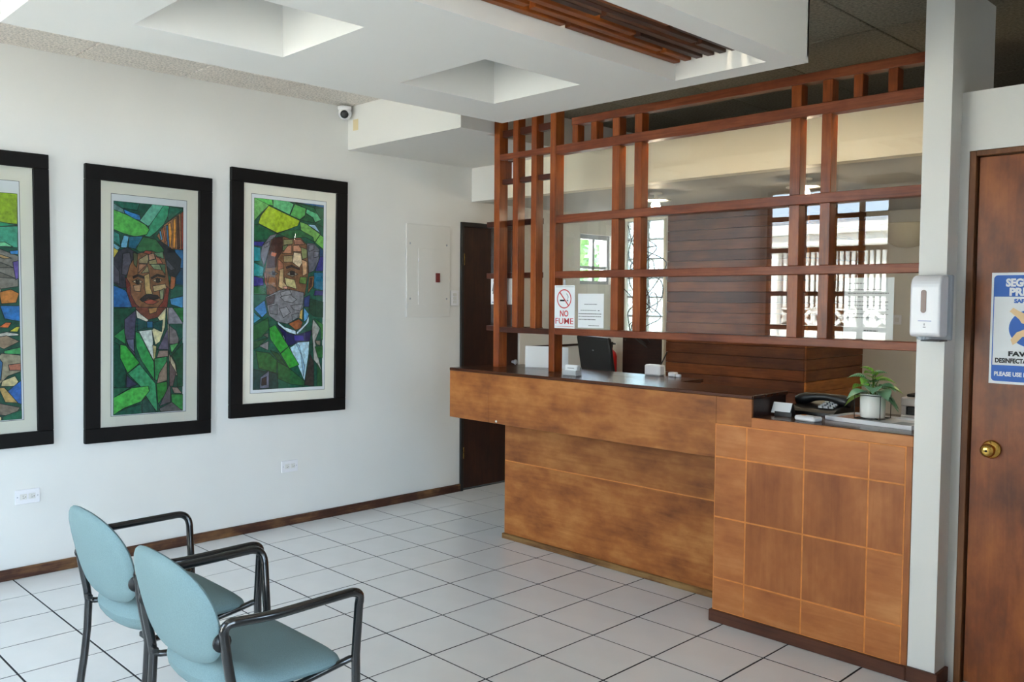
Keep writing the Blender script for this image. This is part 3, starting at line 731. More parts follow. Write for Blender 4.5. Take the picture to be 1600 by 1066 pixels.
# ------------------------------------------------------------------ framed portraits
ART={
1:'9BB92D:0,6 1000,0 995,134 644,131 0,110;50A082:515,27 650,54 693,93 644,131 509,117;28966E:0,125 828,128 995,139 642,157 0,171;468770:22,171 711,154 717,219 20,242;46A587:734,153 999,142 994,238 864,236 717,219;82D2A0:728,219 866,215 945,235 773,235;8C877D:279,255 772,240 995,274 990,409 756,425 617,496 268,495;BE9B69:635,257 793,266 929,285 859,289;787369:631,303 835,307 948,327 765,328;6E695F:584,339 786,343 966,374 761,369;A59B82:625,385 760,379 824,430 708,461;3C8CD2:909,254 997,248 996,267 919,267;6E5AAA:939,301 997,295 994,373 965,379;C8823C:800,435 915,422 996,440 966,481 818,486;BE643C:581,375 670,380 657,400 579,410;9B6E46:232,341 584,329 595,496 225,495;2878BE:805,494 1000,495 1000,564 847,552;A08C6E:205,494 617,494 682,557 563,598 201,596;BEBEB4:662,515 755,526 774,578 734,630 716,573;287846:201,601 726,589 719,671 197,686;E6783C:785,589 857,568 916,569 879,592;D2C846:889,608 962,587 1000,587 972,611;D2D2C8:747,620 865,610 983,619 982,627 769,630;A58C73:745,635 863,626 991,653 834,685 743,666;46AA64:834,693 1000,679 1000,710 832,706;5096BE:465,694 719,676 645,726 463,724;46AF5A:196,724 749,733 592,826 192,825;A59B82:749,733 809,703 1000,715 998,787 869,805 773,844 602,851;C87D64:874,755 1000,751 998,782 884,780;326EA0:773,718 817,744 798,824 754,804;D7C896:810,825 939,806 972,832 935,852 796,849;326EBE:851,875 1000,828 1000,934 927,922;145A3C:191,847 760,859 676,917 188,912;C8A564:772,854 830,855 962,927 835,920;14502D:188,917 766,923 627,965 185,993;8C7D6E:673,946 778,924 983,948 921,986 672,966;D7C896:637,982 795,983 793,1000 624,999;1E6E50:806,983 1000,959 1000,1000 805,1000',
2:'1E6E5A:0,0 360,2 328,35 153,32 43,37;648C8C:1,12 137,35 153,56 1,41;2882C8:137,35 232,46 361,56 378,80 297,79 153,53;6EB9A0:539,0 704,0 508,102 476,105 362,83 442,44;3CA078:704,0 789,2 765,53 707,92 592,133 510,156 428,155 493,127 492,108;5FBE55:0,41 185,60 443,100 501,121 461,146 299,160 140,149 0,133;1E6E5A:789,2 1000,8 976,17 774,74 765,53;9A6A48:1000,19 1000,209 744,207 609,149 715,92 892,47;5AA0C8:641,126 666,123 692,164 667,170;3C78B4:741,97 766,94 794,204 769,207;E6A03C:771,88 808,79 829,134 811,203 794,204;E6A03C:850,67 883,55 890,122 879,202 845,203;503228:900,49 929,42 947,201 913,205;96402D:960,31 1000,20 1000,206 973,204;C8683C:691,109 716,100 743,169 723,180;78BEDC:86,214 140,157 211,161 181,215;328C82:0,139 77,153 102,211 0,186;78B4C8:0,197 94,214 48,233 0,229;DCC85A:0,218 71,230 0,266;1E6E8C:211,161 412,155 317,219 205,212;286EA0:871,208 1000,209 1000,298 916,299;1E506E:899,299 1000,298 1000,382 884,377;1E6450:816,383 1000,388 999,433 801,450;4696C8:801,450 999,435 997,494 819,477;286EAA:0,393 162,413 242,456 259,494 0,494;3C3C46:0,266 79,227 189,212 317,235 223,295 160,349 178,403 99,403 0,382;5A5A66:126,243 221,236 254,295 176,344 113,339;50505A:0,292 81,328 83,387 0,377;2D3237:527,167 676,175 845,211 966,254 951,310 883,344 798,339 711,257;50555F:745,257 882,305 814,311 746,290;8C5F3C:223,295 317,240 528,221 711,235 763,312 800,400 752,497 307,496 226,435 161,376;327846:412,158 592,166 710,213 694,241 528,221 365,231 301,219;7A3228:160,349 225,381 242,435 307,478 372,496 259,496 178,419;8C3C2D:749,389 791,400 760,497 618,497 700,461;AA4632:406,234 446,222 544,224 512,240;A5966E:350,267 479,238 488,265 472,284 350,283;C89678:487,241 561,232 587,259 496,268;6E966E:561,232 694,224 711,257 611,247;AAA06E:488,271 611,258 645,283 497,287;BE6E50:586,248 645,255 695,279 612,283;AA785A:351,288 472,287 384,315 336,332;968C64:472,293 498,325 384,331;8CA078:513,287 645,285 680,312 563,308;557855:645,285 729,284 730,334 688,312;5A6446:269,235 333,240 319,305 278,289;CDB482:549,390 732,378 749,400 649,409 566,417;BE966E:273,391 385,385 370,418 289,416;96A078:649,412 715,400 700,450 658,455;C8AA6E:425,342 498,330 516,401 550,428 452,431 434,401;B46E46:815,339 883,344 876,388 834,405 800,400;D2BE96:260,371 336,360 404,372 337,384;32281E:304,366 356,364 359,380 308,382;D2BE96:548,364 614,350 684,359 623,374;32281E:591,353 651,353 651,370 598,371;32231E:264,348 336,336 425,347 417,355 336,346 272,357;32231E:523,349 613,332 730,340 722,347 614,342 532,358;A5503C:412,464 518,453 634,464 551,479 461,476;2D2323:363,456 435,434 501,431 616,434 650,447 567,456 485,449 404,467;824632:291,492 752,492 636,539 487,552 389,535;BE8C50:486,497 618,492 602,514 503,525;19553C:0,500 307,492 261,556 151,599 0,651;DCD7C8:308,503 373,524 487,552 471,563 325,551;E1D7AA:743,492 729,586 655,657 589,673 538,601 653,558 619,541;D7DCD7:350,606 538,599 556,656 567,750;C8BE82:550,673 606,679 583,750 568,750;0F504A:325,543 471,563 472,587 326,605;0F504A:553,566 694,553 679,610 554,590;286E96:463,560 550,559 551,590 469,591;2D9650:0,630 158,588 168,669;555069:149,551 300,508 309,540 287,654 297,724 200,680 151,615;6E6E8C:175,645 279,643 289,708 208,677;2DA055:302,608 359,616 567,755 577,843 378,741 312,681;145541:0,656 73,668 179,809 157,878 0,869;3CAF46:89,668 168,674 362,758 195,804 91,732;3CA06E:195,806 362,763 594,860 623,1000 564,975 464,923 365,866;3C3C5A:179,814 333,860 173,878;286E50:0,872 237,872 0,917;1E6450:0,994 175,970 383,954 401,1000 0,1000;55BE55:0,917 253,875 487,870 504,894 383,943 143,969 0,997;285A50:407,938 464,923 564,975 598,1000 409,998;695F78:730,619 771,592 782,697 623,695;968278:640,701 774,700 775,730 608,734;32965A:575,739 758,730 743,802 610,844 586,843;968273:643,811 759,752 761,847 611,860;2D8C3C:603,860 761,852 763,902 630,960;645F64:762,891 812,853 815,953 647,971;C8BEA0:752,492 777,492 791,714 827,759 793,758;9B96A0:777,492 853,492 1000,571 771,572;827878:788,578 890,604 934,643 927,671 790,669;287D3C:836,492 1000,492 1000,565;55B464:926,665 994,638 825,714 799,675;145A3C:826,725 999,666 1000,879 915,883 895,765;C8BEA0:809,725 878,765 914,827 811,803;6E5F5F:792,753 896,810 847,876 796,875;A08C82:830,881 915,883 985,913 865,910;37964B:822,915 1000,919 1000,1000 832,959;646464:647,982 832,954 988,1000 665,997',
3:'6EB464:0,0 205,31 64,91 0,120;5ABE5A:0,0 247,0 262,32 190,29;69BE82:261,0 479,0 553,12 494,71 262,37;326EA8:464,0 1000,0 1000,14 657,3;1E6446:854,21 1000,17 1000,121 871,102 963,82;286E46:567,3 854,19 901,51 732,29;5AAA5A:567,11 732,28 718,67 643,91 502,73;5AB482:740,30 901,51 963,82 871,99 839,75 733,53;1E5F3C:733,56 839,75 855,102 643,94 703,79;96BEDC:749,113 871,113 956,156;78AF5A:643,102 749,113 949,161 872,205 659,146;78BE5A:949,164 1000,174 1000,242 872,208;195F3C:0,138 65,136 321,176 179,211 0,226;A5BE28:198,34 643,97 614,125 466,151 321,173 58,131 92,90;32328C:0,226 144,225 109,250 0,247;1E8C96:0,252 88,256 96,325 0,329;238C8C:0,335 138,357 125,405 0,406;322D82:0,406 125,416 140,453 0,457;235F37:0,459 140,464 183,501 0,502;14466E:934,234 1000,247 1000,284 943,285;323282:950,285 1000,284 1000,362 875,364;196E8C:859,372 1000,371 1000,469 861,459;3C3273:876,470 1000,472 1000,497 861,498;6E6E78:221,189 321,176 222,237 180,302 138,351 88,299 109,250;82828C:137,239 214,219 200,243 144,255;696973:750,216 857,214 942,245 928,307 859,364 783,376 767,293;787882:773,226 857,219 857,247 781,260;787882:858,258 935,257 920,285 858,292;7A5539:236,210 408,190 660,190 751,227 776,376 724,499 326,500 183,501 153,372 194,281;28643C:321,176 466,153 644,146 841,180 857,205 720,183 496,199 394,185;46281E:264,199 394,190 395,266 323,311 309,354 181,361 194,281;969064:409,206 541,201 541,225 409,234;A56E5A:555,201 660,198 720,222 571,228;5F6E46:402,239 467,232 468,254 395,266;BE8264:468,238 526,231 527,275 388,280;C88C6E:548,234 630,229 691,261 549,266;A08C64:410,293 542,286 542,321 418,326;E1CDAA:556,269 661,273 684,322 640,350 542,324;828C5A:660,240 751,249 752,293 684,305;CDA078:676,306 752,315 753,382 693,394;5F823C:655,400 753,399 739,438 641,433;BE643C:237,275 323,278 294,301 230,296;AA6E55:338,311 403,331 411,391 324,370;C3B982:426,407 573,417 604,466 456,451;8C5A32:210,404 310,408 311,463 196,442;6E4B37:189,450 318,468 319,500 197,501;C8AA7D:360,365 411,359 412,429 471,456 427,473 340,457;D29682:405,456 471,453 471,467 412,468;786E64:203,388 267,374 331,387 274,401;281E1E:249,378 295,378 291,395 253,395;968C7D:455,388 528,368 618,386 536,401;282323:503,373 568,371 573,391 508,392;3C2D2D:447,350 528,338 647,356 640,363 528,348 455,359;82503C:139,383 167,383 190,469 147,437;96643C:783,398 860,392 845,448 770,487;502D1E:799,404 837,401 822,448 784,465;737378:340,487 500,472 634,488 724,501 326,503;7D7D82:162,514 354,475 500,469 709,484 702,561 636,622 473,654 328,643 213,610;919196:369,513 486,491 604,523 545,540 428,534;8C8C91:356,573 457,562 517,594 414,622;6E6E73:212,562 326,551 327,605 227,600;828287:516,556 695,545 665,584 561,578;463C3C:162,519 297,497 283,546 184,557;787D82:532,605 635,595 621,622 547,638;88888C:362,486 500,471 530,496 384,507;96552D:488,654 636,628 696,644 666,677 592,688;D7B464:658,584 695,570 688,633 643,622;3278B4:1,575 148,530 184,594 114,621;3C8CAA:0,594 100,626 0,652;285F32:0,663 199,621 214,680 115,722 0,742;2D5532:0,748 200,728 74,775 0,785;5AA0D2:710,564 786,600 764,628 711,644;AFD2E1:512,783 623,754 796,750 789,817 731,966;BED7E1:401,714 460,720 475,758 445,747;1E1E55:314,654 474,704 607,716 727,700 826,689 804,748 668,749 475,777 431,725;BED7E1:328,640 430,671 592,691 600,713 474,698 342,659;BED7E1:607,699 741,650 786,606 787,645 667,694 607,713;32288C:563,715 712,716 720,747 578,746;8CB4D2:593,754 645,771 730,883 716,943 669,815;827D82:74,770 207,745 201,793;6E6464:129,712 200,702 200,728;23502D:230,793 345,811 492,895 331,843;286432:32,796 216,809 331,849 317,916 75,887;235F32:331,854 492,889 731,966 731,994 522,978 347,946;1E413C:0,891 332,919 347,998 0,1000;69697D:97,936 217,901 218,992 91,994;3C2D28:118,942 182,932 182,975 112,979;2D9632:214,675 299,659 490,775 374,811 229,734;2D9632:490,777 647,876 506,895 377,814;3C322D:731,988 805,817 866,863 868,997;A5A5A0:847,628 956,679 880,751 943,853 991,921 913,875 866,852 833,684;827869:880,746 965,746 958,774 911,768;3C823C:863,623 1000,657 1000,741 973,741 964,679;286E32:880,779 1000,775 1000,842 928,841;285A32:913,869 991,921 1000,1000 915,998;1E4632:800,517 1000,533 1000,617 863,612 786,589;283C78:709,512 800,495 785,561 710,561',
}

def portrait(label, yc, zb, w, h, fw, tilt, art, inner, prt):
    """hangs on the left wall; inner = (line left, right, bottom, top), prt = print rectangle, in metres from the frame's bottom centre"""
    t = thing('framed_portrait', label, 'picture', (0.002, yc, zb), 'stained-glass style portraits on the left wall')
    def pp(name, mb, mat, par=None):
        return link(name, mesh(name, mb, mat), par or t)
    f = MB()
    a, b, c, d = -w / 2, w / 2, 0, h
    for (y0, y1, z0, z1) in ((a, b, c, fw), (a, b, d - fw, d), (a, a + fw, fw, d - fw), (b - fw, b, fw, d - fw)):
        f.box(0, .030, y0, y1, z0, z1, .003)
    pp('frame', f, 'frame')
    pp('mat_board', MB().box(0, .010, a + fw - .005, b - fw + .005, fw - .005, d - fw + .005), 'mat')
    y0, y1, z0, z1 = inner
    ln = MB(); e = .0022
    ln.box(.0102, .0108, y0, y1, z0, z0 + e).box(.0102, .0108, y0, y1, z1 - e, z1).box(.0102, .0108, y0, y0 + e, z0, z1).box(.0102, .0108, y1 - e, y1, z0, z1)
    pp('ruled_line', ln, 'line')
    pp('print_sheet', MB().box(.0098, .0104, y0 + e, y1 - e, z0 + e, z1 - e), 'paper')
    # the print: flat coloured fields with dark leading, laid over one another
    y0, y1, z0, z1 = prt
    vs, fs, cs = [], [], []
    def q(u, v): return (y0 + (y1 - y0) * u, z1 - (z1 - z0) * v)
    x = .0106
    fields = [('1A5A46', [(0, 0), (1, 0), (1, 1), (0, 1)])]
    for s in ART[art].split(';'):
        cc, ps = s.split(':')
        fields.append((cc, [tuple(int(k) / 1000 for k in p.split(',')) for p in ps.split(' ')]))
    for i, (cc, ps) in enumerate(fields):
        x += .00006
        pts = [q(*p) for p in ps]
        # drop repeated points
        pts = [p for k, p in enumerate(pts) if (Vector(p) - Vector(pts[k - 1])).length > 1e-5]
        if len(pts) < 3: continue
        o = len(vs); vs += [(x, p[0], p[1]) for p in pts]; fs.append(list(range(o, o + len(pts)))); cs.append(srgb(cc))
        if i == 0: continue
        xl = x + .00003; hw = .0017
        for k in range(len(pts)):
            p, r = Vector(pts[k]), Vector(pts[(k + 1) % len(pts)])
            dd = (r - p); L = dd.length
            if L < 1e-5: continue
            dd /= L; n_ = Vector((-dd.y, dd.x)) * hw; p2, r2 = p - dd * hw * .6, r + dd * hw * .6
            cl = lambda g: (xl, min(y1, max(y0, g.x)), min(z1, max(z0, g.y)))
            o = len(vs); vs += [cl(p2 + n_), cl(r2 + n_), cl(r2 - n_), cl(p2 - n_)]
            fs.append([o, o + 1, o + 2, o + 3]); cs.append(srgb('16201E'))
    me = bpy.data.meshes.new('portrait_print'); me.from_pydata(vs, [], fs)
    at = me.color_attributes.new('Col', 'FLOAT_COLOR', 'CORNER')
    for p in me.polygons:
        for li in p.loop_indices: at.data[li].color = cs[p.index]
    me.materials.append(M['art'])
    link('portrait_print', me, t)
    pp('picture_glass', MB().poly([(.024, a + fw, fw), (.024, b - fw, fw), (.024, b - fw, d - fw), (.024, a + fw, d - fw)]), 'picglass')
    t.rotation_euler = (math.radians(tilt), 0, 0)
    return t
portrait('black framed green portrait cut off at the left edge, grey hair showing', -1.4925, .714, .735, 1.570, .078, 0.0, 1, (-.273, .227, .144, 1.417), (-.262, .216, .150, 1.350))
portrait('black framed portrait of a mustached person in green coat and green bow tie', -.593, .687, .742, 1.569, .084, -0.95, 2, (-.226, .218, .1435, 1.419), (-.212, .196, .150, 1.378))
portrait('black framed portrait of a grey bearded person with a dark blue bow tie', .333, .750, .860, 1.580, .086, -0.95, 3, (-.285, .270, .149, 1.431), (-.266, .249, .172, 1.405))

# ------------------------------------------------------------------ waiting chairs
def superell(a, n):
    c, s = math.cos(a), math.sin(a)
    return math.copysign(abs(c) ** (2 / n), c), math.copysign(abs(s) ** (2 / n), s)

def pillow(hu, hv, th, n, place, seg=48, rings=8, nfun=None):
    """padded slab: outline superellipse, domed faces; place(u, v, w) -> point"""
    mb = MB(); vs = []; fs = []
    for side in (1, -1):
        for i in range(rings + 1):
            r = 1 - (1 - i / rings) ** 1.7 if i else 0
            r = math.sin(i / rings * math.pi / 2)
            w = th * (1 - r ** 5) ** .5 if r < 1 else 0
            for k in range(seg):
                a = 2 * math.pi * k / seg
                e = n if nfun is None else nfun(math.sin(a))
                u, v = superell(a, e)
                vs.append(place(u * hu * r, v * hv * r, side * w))
    m = (rings + 1) * seg
    for sd in (0, 1):
        for i in range(rings):
            for k in range(seg):
                k2 = (k + 1) % seg
                q = [sd * m + i * seg + k, sd * m + i * seg + k2, sd * m + (i + 1) * seg + k2, sd * m + (i + 1) * seg + k]
                fs.append(q if sd == 0 else q[::-1])
    mb.add(vs, fs, True)
    return mb

def bend(p, q, r, rad, n=6):
    """corner at q between p and r rounded"""
    p, q, r = Vector(p), Vector(q), Vector(r)
    a = q + (p - q).normalized() * rad; b = q + (r - q).normalized() * rad
    return [a * (1 - t) ** 2 + q * 2 * t * (1 - t) + b * t ** 2 for t in [k / n for k in range(n + 1)]]

def clean(mb):
    return mb

def make_chair():
    t = thing('waiting_chair', '', 'chair', (0, 0, 0), 'waiting chairs')
    def back(u, v, w):      # leaning cushion, gently wrapped round the sitter
        z = .652 + v; y = -.200 - .23 * (z - .46) + 1.0 * u * u * .55 + w
        return (u, y, z)
    part('backrest', pillow(.250, .160, .026, 2.5, back, nfun=lambda s: 2.25 if s > 0 else 2.9), 'teal', t)
    def seat(u, v, w):
        y = v; q_ = max(0.0, min(1.0, (-.03 - y) / .15)); q_ = q_ * q_ * (3 - 2 * q_)
        z = .432 + w * (1 + 1.0 * q_) + .014 * q_
        if y > .13: z -= 1.6 * (y - .13) ** 2
        return (u * (1 + .05 * v / .2), y + .002, z)
    part('seat', pillow(.248, .208, .034, 4, seat, nfun=lambda s: 6.0 if s > 0 else 2.7), 'teal', t)
    for s in (-1, 1):
        xr, xa, xf = s * .272, s * .300, s * .268
        P = [Vector((xr, y_, z_)) for y_, z_ in ((-.224, 0), (-.206, .10), (-.190, .20), (-.178, .30), (-.172, .40), (-.178, .45), (-.187, .50), (-.195, .55))]
        P += bend((xr, -.195, .55), (xr, -.208, .655), (xa, -.13, .653), .036)
        P += bend((xr, -.208, .655), (xa, -.10, .652), (xa, .10, .652), .05)
        P += bend((xa, -.10, .652), (xa, .224, .656), (xf, .218, .56), .050, 8)
        P += [Vector((xf, .220, .45)), Vector((xf, .222, .2)), Vector((xf, .224, 0))]
        part('side_frame', MB().tube(P, .0138, 12), 'chrome_black', t)
        Q = [Vector((xf, .218, .438)), Vector((xf - s * .010, .205, .436)), Vector((xf - s * .026, .16, .420)), Vector((xf - s * .030, .05, .402)), Vector((xf - s * .028, -.08, .395)), Vector((xr - s * .012, -.155, .400)), Vector((xr, -.173, .405))]
        part('seat_rail', MB().tube(Q, .0105, 10), 'chrome_black', t)
        part('back_bracket', MB().lathe([(0, 0), (.020, .001), (.026, .007), (.026, .014), (0, .016)], (xr - (.030 if s > 0 else -.014), -.200, .595), 16, 'x'), 'blackpl', t)
        part('rail_clip', MB().box(min(xr, xr - s * .036), max(xr, xr - s * .036), -.188, -.168, .412, .430, .003), 'blackpl', t)
    part('cross_bar', MB().tube([(-.236, .03, .398), (.236, .03, .398)], .010, 8), 'chrome_black', t)
    return t
def copy_tree(o, parent=None):
    c = o.copy(); COL.objects.link(c)
    if parent is not None: c.parent = parent
    for ch in list(o.children): copy_tree(ch, c)
    return c
ch1 = make_chair()
ch2 = copy_tree(ch1)
ch1.location = (2.085, -1.385, 0); ch1['label'] = 'pale teal fabric armchair with black tube frame, the one nearer the white wall'
ch2.location = (2.735, -1.412, 0); ch2['label'] = 'pale teal fabric armchair with black tube frame, overlapping the other chair in front'

# ------------------------------------------------------------------ things on the left wall
pn = thing('breaker_panel', 'white painted breaker panel with red latch on the left wall', 'panel', (0, 1.523, 1.38))
part('cover_plate', MB().box(.001, .012, 1.312, 1.735, 1.382, 2.074, .002), 'panel', pn)
part('panel_door', MB().box(.012, .016, 1.420, 1.632, 1.476, 1.896, .001), 'panel', pn)
part('latch', MB().box(.016, .028, 1.585, 1.622, 1.645, 1.715, .002), plain('dark_red_latch', (110, 24, 24), .4), pn, 'dark red latch').children
for z in (1.56, 1.81): part('hinge', MB().lathe([(0, 0), (.004, 0), (.004, .03), (0, .03)], (.017, 1.420, z - .015), 8), 'whitepl', pn)
for y, z in ((1.345, 1.52), (1.70, 1.52), (1.345, 1.93), (1.70, 1.93)): part('screw', MB().lathe([(0, .0145), (.007, .0135), (.008, .012)], (0, y, z), 10, 'x'), 'greypl', pn)

sw_ = thing('light_switch', 'white switch plate right of the breaker panel', 'switch', (0, 1.787, 1.467))
part('plate', MB().box(.001, .007, 1.746, 1.828, 1.467, 1.585, .002), 'whitepl', sw_)
for k in range(3): part('rocker', MB().box(.007, .011, 1.770, 1.804, 1.486 + k * .028, 1.508 + k * .028, .002), 'panel', sw_)

def outlet(label, yc, zc, w=.122, h=.078):
    t = thing('wall_outlet', label, 'outlet', (0, yc, zc - h / 2), 'outlets low on the left wall')
    part('plate', MB().box(.001, .008, yc - w / 2, yc + w / 2, zc - h / 2, zc + h / 2, .002), 'whitepl', t)
    for s in (-1, 1):
        c = yc + s * .021
        f = part('socket', MB().box(.008, .0105, c - .017, c + .017, zc - .015, zc + .015, .001), 'panel', t)
        part('slot', MB().box(.0105, .0112, c - .004, c - .0025 + .004, zc + .004, zc + .006).box(.0105, .0112, c - .004, c + .0055, zc - .007, zc - .005).box(.0105, .0112, c + .008, c + .012, zc - .003, zc + .001), 'ink', f)
    for s in (-1, 1): part('screw', MB().lathe([(0, .0095), (.003, .009), (.0035, .008)], (0, yc + s * .05, zc), 8, 'x'), 'greypl', t)
outlet('white double outlet under the leftmost cut off portrait', -1.255, .44)
outlet('white double outlet under the bearded portrait', .338, .397)

cm = thing('security_camera', 'small white dome camera under the ceiling strip by the bulkhead', 'camera', (.055, .745, 2.828))
part('mount', MB().lathe([(0, 0), (.046, 0), (.046, -.018), (.040, -.028), (0, -.028)], (.055, .745, 2.8275), 20), 'whitepl', cm)
part('eyeball', MB().lathe([(.0 + .045 * math.sin(a), .045 * math.cos(a)) for a in [k * math.pi / 12 for k in range(13)]], (.06, .745, 2.782), 20), 'whitepl', cm)
ln = MB().lathe([(0, .012), (.012, .012), (.024, .008), (.028, 0), (.028, -.02)], (0, 0, 0), 20)
me_l = mesh('lens', ln, 'blackpl')
lo = link('lens', me_l, cm); lo.location = Vector((.06, .745, 2.782)) + Vector((.72, -.60, -.35)).normalized() * .036 - Vector((.055, .745, 2.828))
lo.rotation_euler = Vector((.72, -.60, -.35)).to_track_quat('Z', 'Y').to_euler(); lo['label'] = 'dark camera lens'
pb = part('paint_patch', MB().box(.064, .123, .8085, .8098, 2.672, 2.747), 'yellowpatch'); tag(pb, 'small beige rectangular patch on the bulkhead beside the camera', 'patch')

# ------------------------------------------------------------------ column: sanitizer dispenser
sd = thing('sanitizer_dispenser', 'glossy white wall mounted hand sanitizer dispenser on the column', 'dispenser', (3.905, .889, 1.38))
def dis(x0, x1, y0, z0, z1, rr):
    pr = []
    n = 6
    for k in range(n + 1):
        a = math.pi / 2 * k / n; pr.append((z1 - rr + rr * math.sin(a), y0 + rr - rr * math.cos(a)))
    pr = [(z0 + .012, y0)] + pr + [(z1, .889), (z0, .889), (z0, y0 + .012)]
    mb = MB(); mb.prism(pr, lambda z, y, d: (d, y, z), x0, x1)
    return mb
body = part('body', dis(3.850, 3.962, .782, 1.392, 1.628, .045), 'whitepl', sd)
bv = body.modifiers.new('soft_edges', 'BEVEL'); bv.width = .012; bv.segments = 4; bv.limit_method = 'ANGLE'
part('back_plate', MB().box(3.846, 3.975, .862, .888, 1.378, 1.630, .004), 'greypl', sd)
wnd = MB()
wpts = [(.010 * math.cos(a), (.034 if math.sin(a) > 0 else -.034) + .010 * math.sin(a)) for a in [2 * math.pi * k / 24 for k in range(24)]]
wnd.prism(wpts, lambda u, v, d: (3.902 + u, d, 1.528 + v), .7805, .783)
part('level_window', wnd, plain('amber_window', (104, 64, 54), .25), sd, 'narrow amber level window')
part('printed_line', MB().box(3.883, 3.932, .7812, .783, 1.452, 1.454), 'blueink', sd)
part('printed_mark', MB().box(3.902, 3.912, .7812, .783, 1.428, 1.431).box(3.905, 3.908, .7812, .783, 1.436, 1.444), 'greyink', sd)
part('nozzle', MB().lathe([(0, -.012), (.010, -.012), (.014, 0)], (3.892, .80, 1.392), 14), 'acrylic', sd)
part('drip_grille', MB().box(3.892, 3.962, .79, .87, 1.375, 1.3795), 'blackpl', sd)

# ------------------------------------------------------------------ poster on the right door
ps = thing('safety_poster', 'blue and white hand sanitizing poster on the right door', 'poster', (4.21, 1.018, 1.215))
part('sheet', MB().box(4.068, 4.358, 1.0155, 1.0175, 1.213, 1.640), 'paper', ps)
def rrect(x0, x1, z0, z1, r, top=True, bot=True):
    P = []
    for (cx_, cz_, a0, on) in ((x1 - r, z1 - r, 0, top), (x0 + r, z1 - r, 90, top), (x0 + r, z0 + r, 180, bot), (x1 - r, z0 + r, 270, bot)):
        if on:
            for k in range(7): a = math.radians(a0 + 15 * k); P.append((cx_ + r * math.cos(a), cz_ + r * math.sin(a)))
        else:
            P.append((cx_ + (r if a0 in (0, 270) else -r), cz_ + (r if a0 < 180 else -r)))
    return P
fr = lambda y0, y1: (lambda u, v, d: (u, d, v))
def flat(name, pts, mat, y, par, label=None, th=.0004):
    return part(name, MB().prism(pts, lambda u, v, d: (u, d, v), y - th, y), mat, par, label)
flat('blue_band', rrect(4.076, 4.350, 1.548, 1.630, .014, True, False), 'signblue', 1.0154, ps)
flat('blue_band', rrect(4.076, 4.350, 1.223, 1.285, .014, False, True), 'signblue', 1.0154, ps)
flat('blue_border', [(4.076, 1.28), (4.079, 1.28), (4.079, 1.55), (4.076, 1.55)], 'signblue', 1.0154, ps)
flat('blue_disc', [(4.213 + .080 * math.cos(a), 1.428 + .072 * math.sin(a)) for a in [2 * math.pi * k / 40 for k in range(40)]], 'signblue', 1.0154, ps)
flat('hand', [(4.134, 1.492), (4.146, 1.506), (4.165, 1.494), (4.200, 1.478), (4.235, 1.470), (4.262, 1.455), (4.245, 1.446), (4.215, 1.452), (4.190, 1.444), (4.176, 1.448), (4.168, 1.462)], 'skin', 1.0149, ps, 'pale hand reaching down')
flat('hand', [(4.140, 1.384), (4.160, 1.412), (4.185, 1.424), (4.225, 1.424), (4.275, 1.418), (4.270, 1.404), (4.215, 1.400), (4.180, 1.396), (4.160, 1.372), (4.148, 1.364)], 'skin', 1.0149, ps, 'pale hand held palm up')
text('headline', 'SEGURIDAD', .040, 'paper', ps, (4.213, 1.0149, 1.588), 'front', bold=.0022, width=.190, align='CENTER')
text('headline', 'PRIMERO', .040, 'paper', ps, (4.213, 1.0149, 1.553), 'front', bold=.0022, width=.165, align='CENTER')
text('subline', 'SAFETY FIRST', .020, 'signblue', ps, (4.213, 1.0149, 1.525), 'front', bold=.0010, width=.130, align='CENTER')
text('request', 'FAVOR DE', .024, 'ink', ps, (4.213, 1.0149, 1.322), 'front', bold=.0012, width=.160, align='CENTER')
text('request', 'DESINFECTARSE LAS MANOS', .024, 'ink', ps, (4.213, 1.0149, 1.295), 'front', bold=.0010, width=.250, align='CENTER')
text('request', 'PLEASE USE HAND SANITIZER', .022, 'paper', ps, (4.213, 1.0149, 1.244), 'front', bold=.0010, width=.255, align='CENTER')

# ------------------------------------------------------------------ notices on the screen
ns = thing('no_smoking_sign', 'white no smoking sign with red lettering on the screen glass', 'sign', (1.733, 1.152, 1.357))
yb = 1.1465
part('sheet', MB().box(1.654, 1.812, 1.145, 1.1475, 1.354, 1.606), 'paper', ns)
def ring(cx_, cz_, r0, r1, rx=1.0):
    mb = MB(); vs = []; fs = []
    for k in range(40):
        a = 2 * math.pi * k / 40
        vs += [(cx_ + r0 * rx * math.cos(a), 1.1446, cz_ + r0 * math.sin(a)), (cx_ + r1 * rx * math.cos(a), 1.1446, cz_ + r1 * math.sin(a))]
    for k in range(40):
        j = (k + 1) % 40; fs.append((2 * k, 2 * k + 1, 2 * j + 1, 2 * j))
    return mb.add(vs, fs)
part('red_ring', ring(1.730, 1.527, .050, .0565), 'signred', ns)
flat('red_bar', [(1.690, 1.566), (1.695, 1.571), (1.770, 1.488), (1.765, 1.483)], 'signred', 1.1446, ns)
flat('cigarette', [(1.697, 1.513), (1.733, 1.513), (1.733, 1.522), (1.697, 1.522)], 'ink', 1.1449, ns)
flat('cigarette_tip', [(1.751, 1.513), (1.761, 1.513), (1.761, 1.522), (1.751, 1.522)], 'greyink', 1.1449, ns)
flat('smoke_curl', [(1.758, 1.526), (1.764, 1.538), (1.756, 1.552), (1.748, 1.560), (1.746, 1.557), (1.753, 1.549), (1.760, 1.538), (1.755, 1.527)], 'greyink', 1.1449, ns)
text('lettering', 'NO', .050, 'signred', ns, (1.730, 1.1446, 1.424), 'front', bold=.0009, width=.066, align='CENTER')
text('lettering', 'FUME', .050, 'signred', ns, (1.731, 1.1446, 1.380), 'front', bold=.0001, width=.140, align='CENTER')
flat('border_line', [(1.660, 1.364), (1.806, 1.364), (1.806, 1.366), (1.660, 1.366)], 'signred', 1.1446, ns)
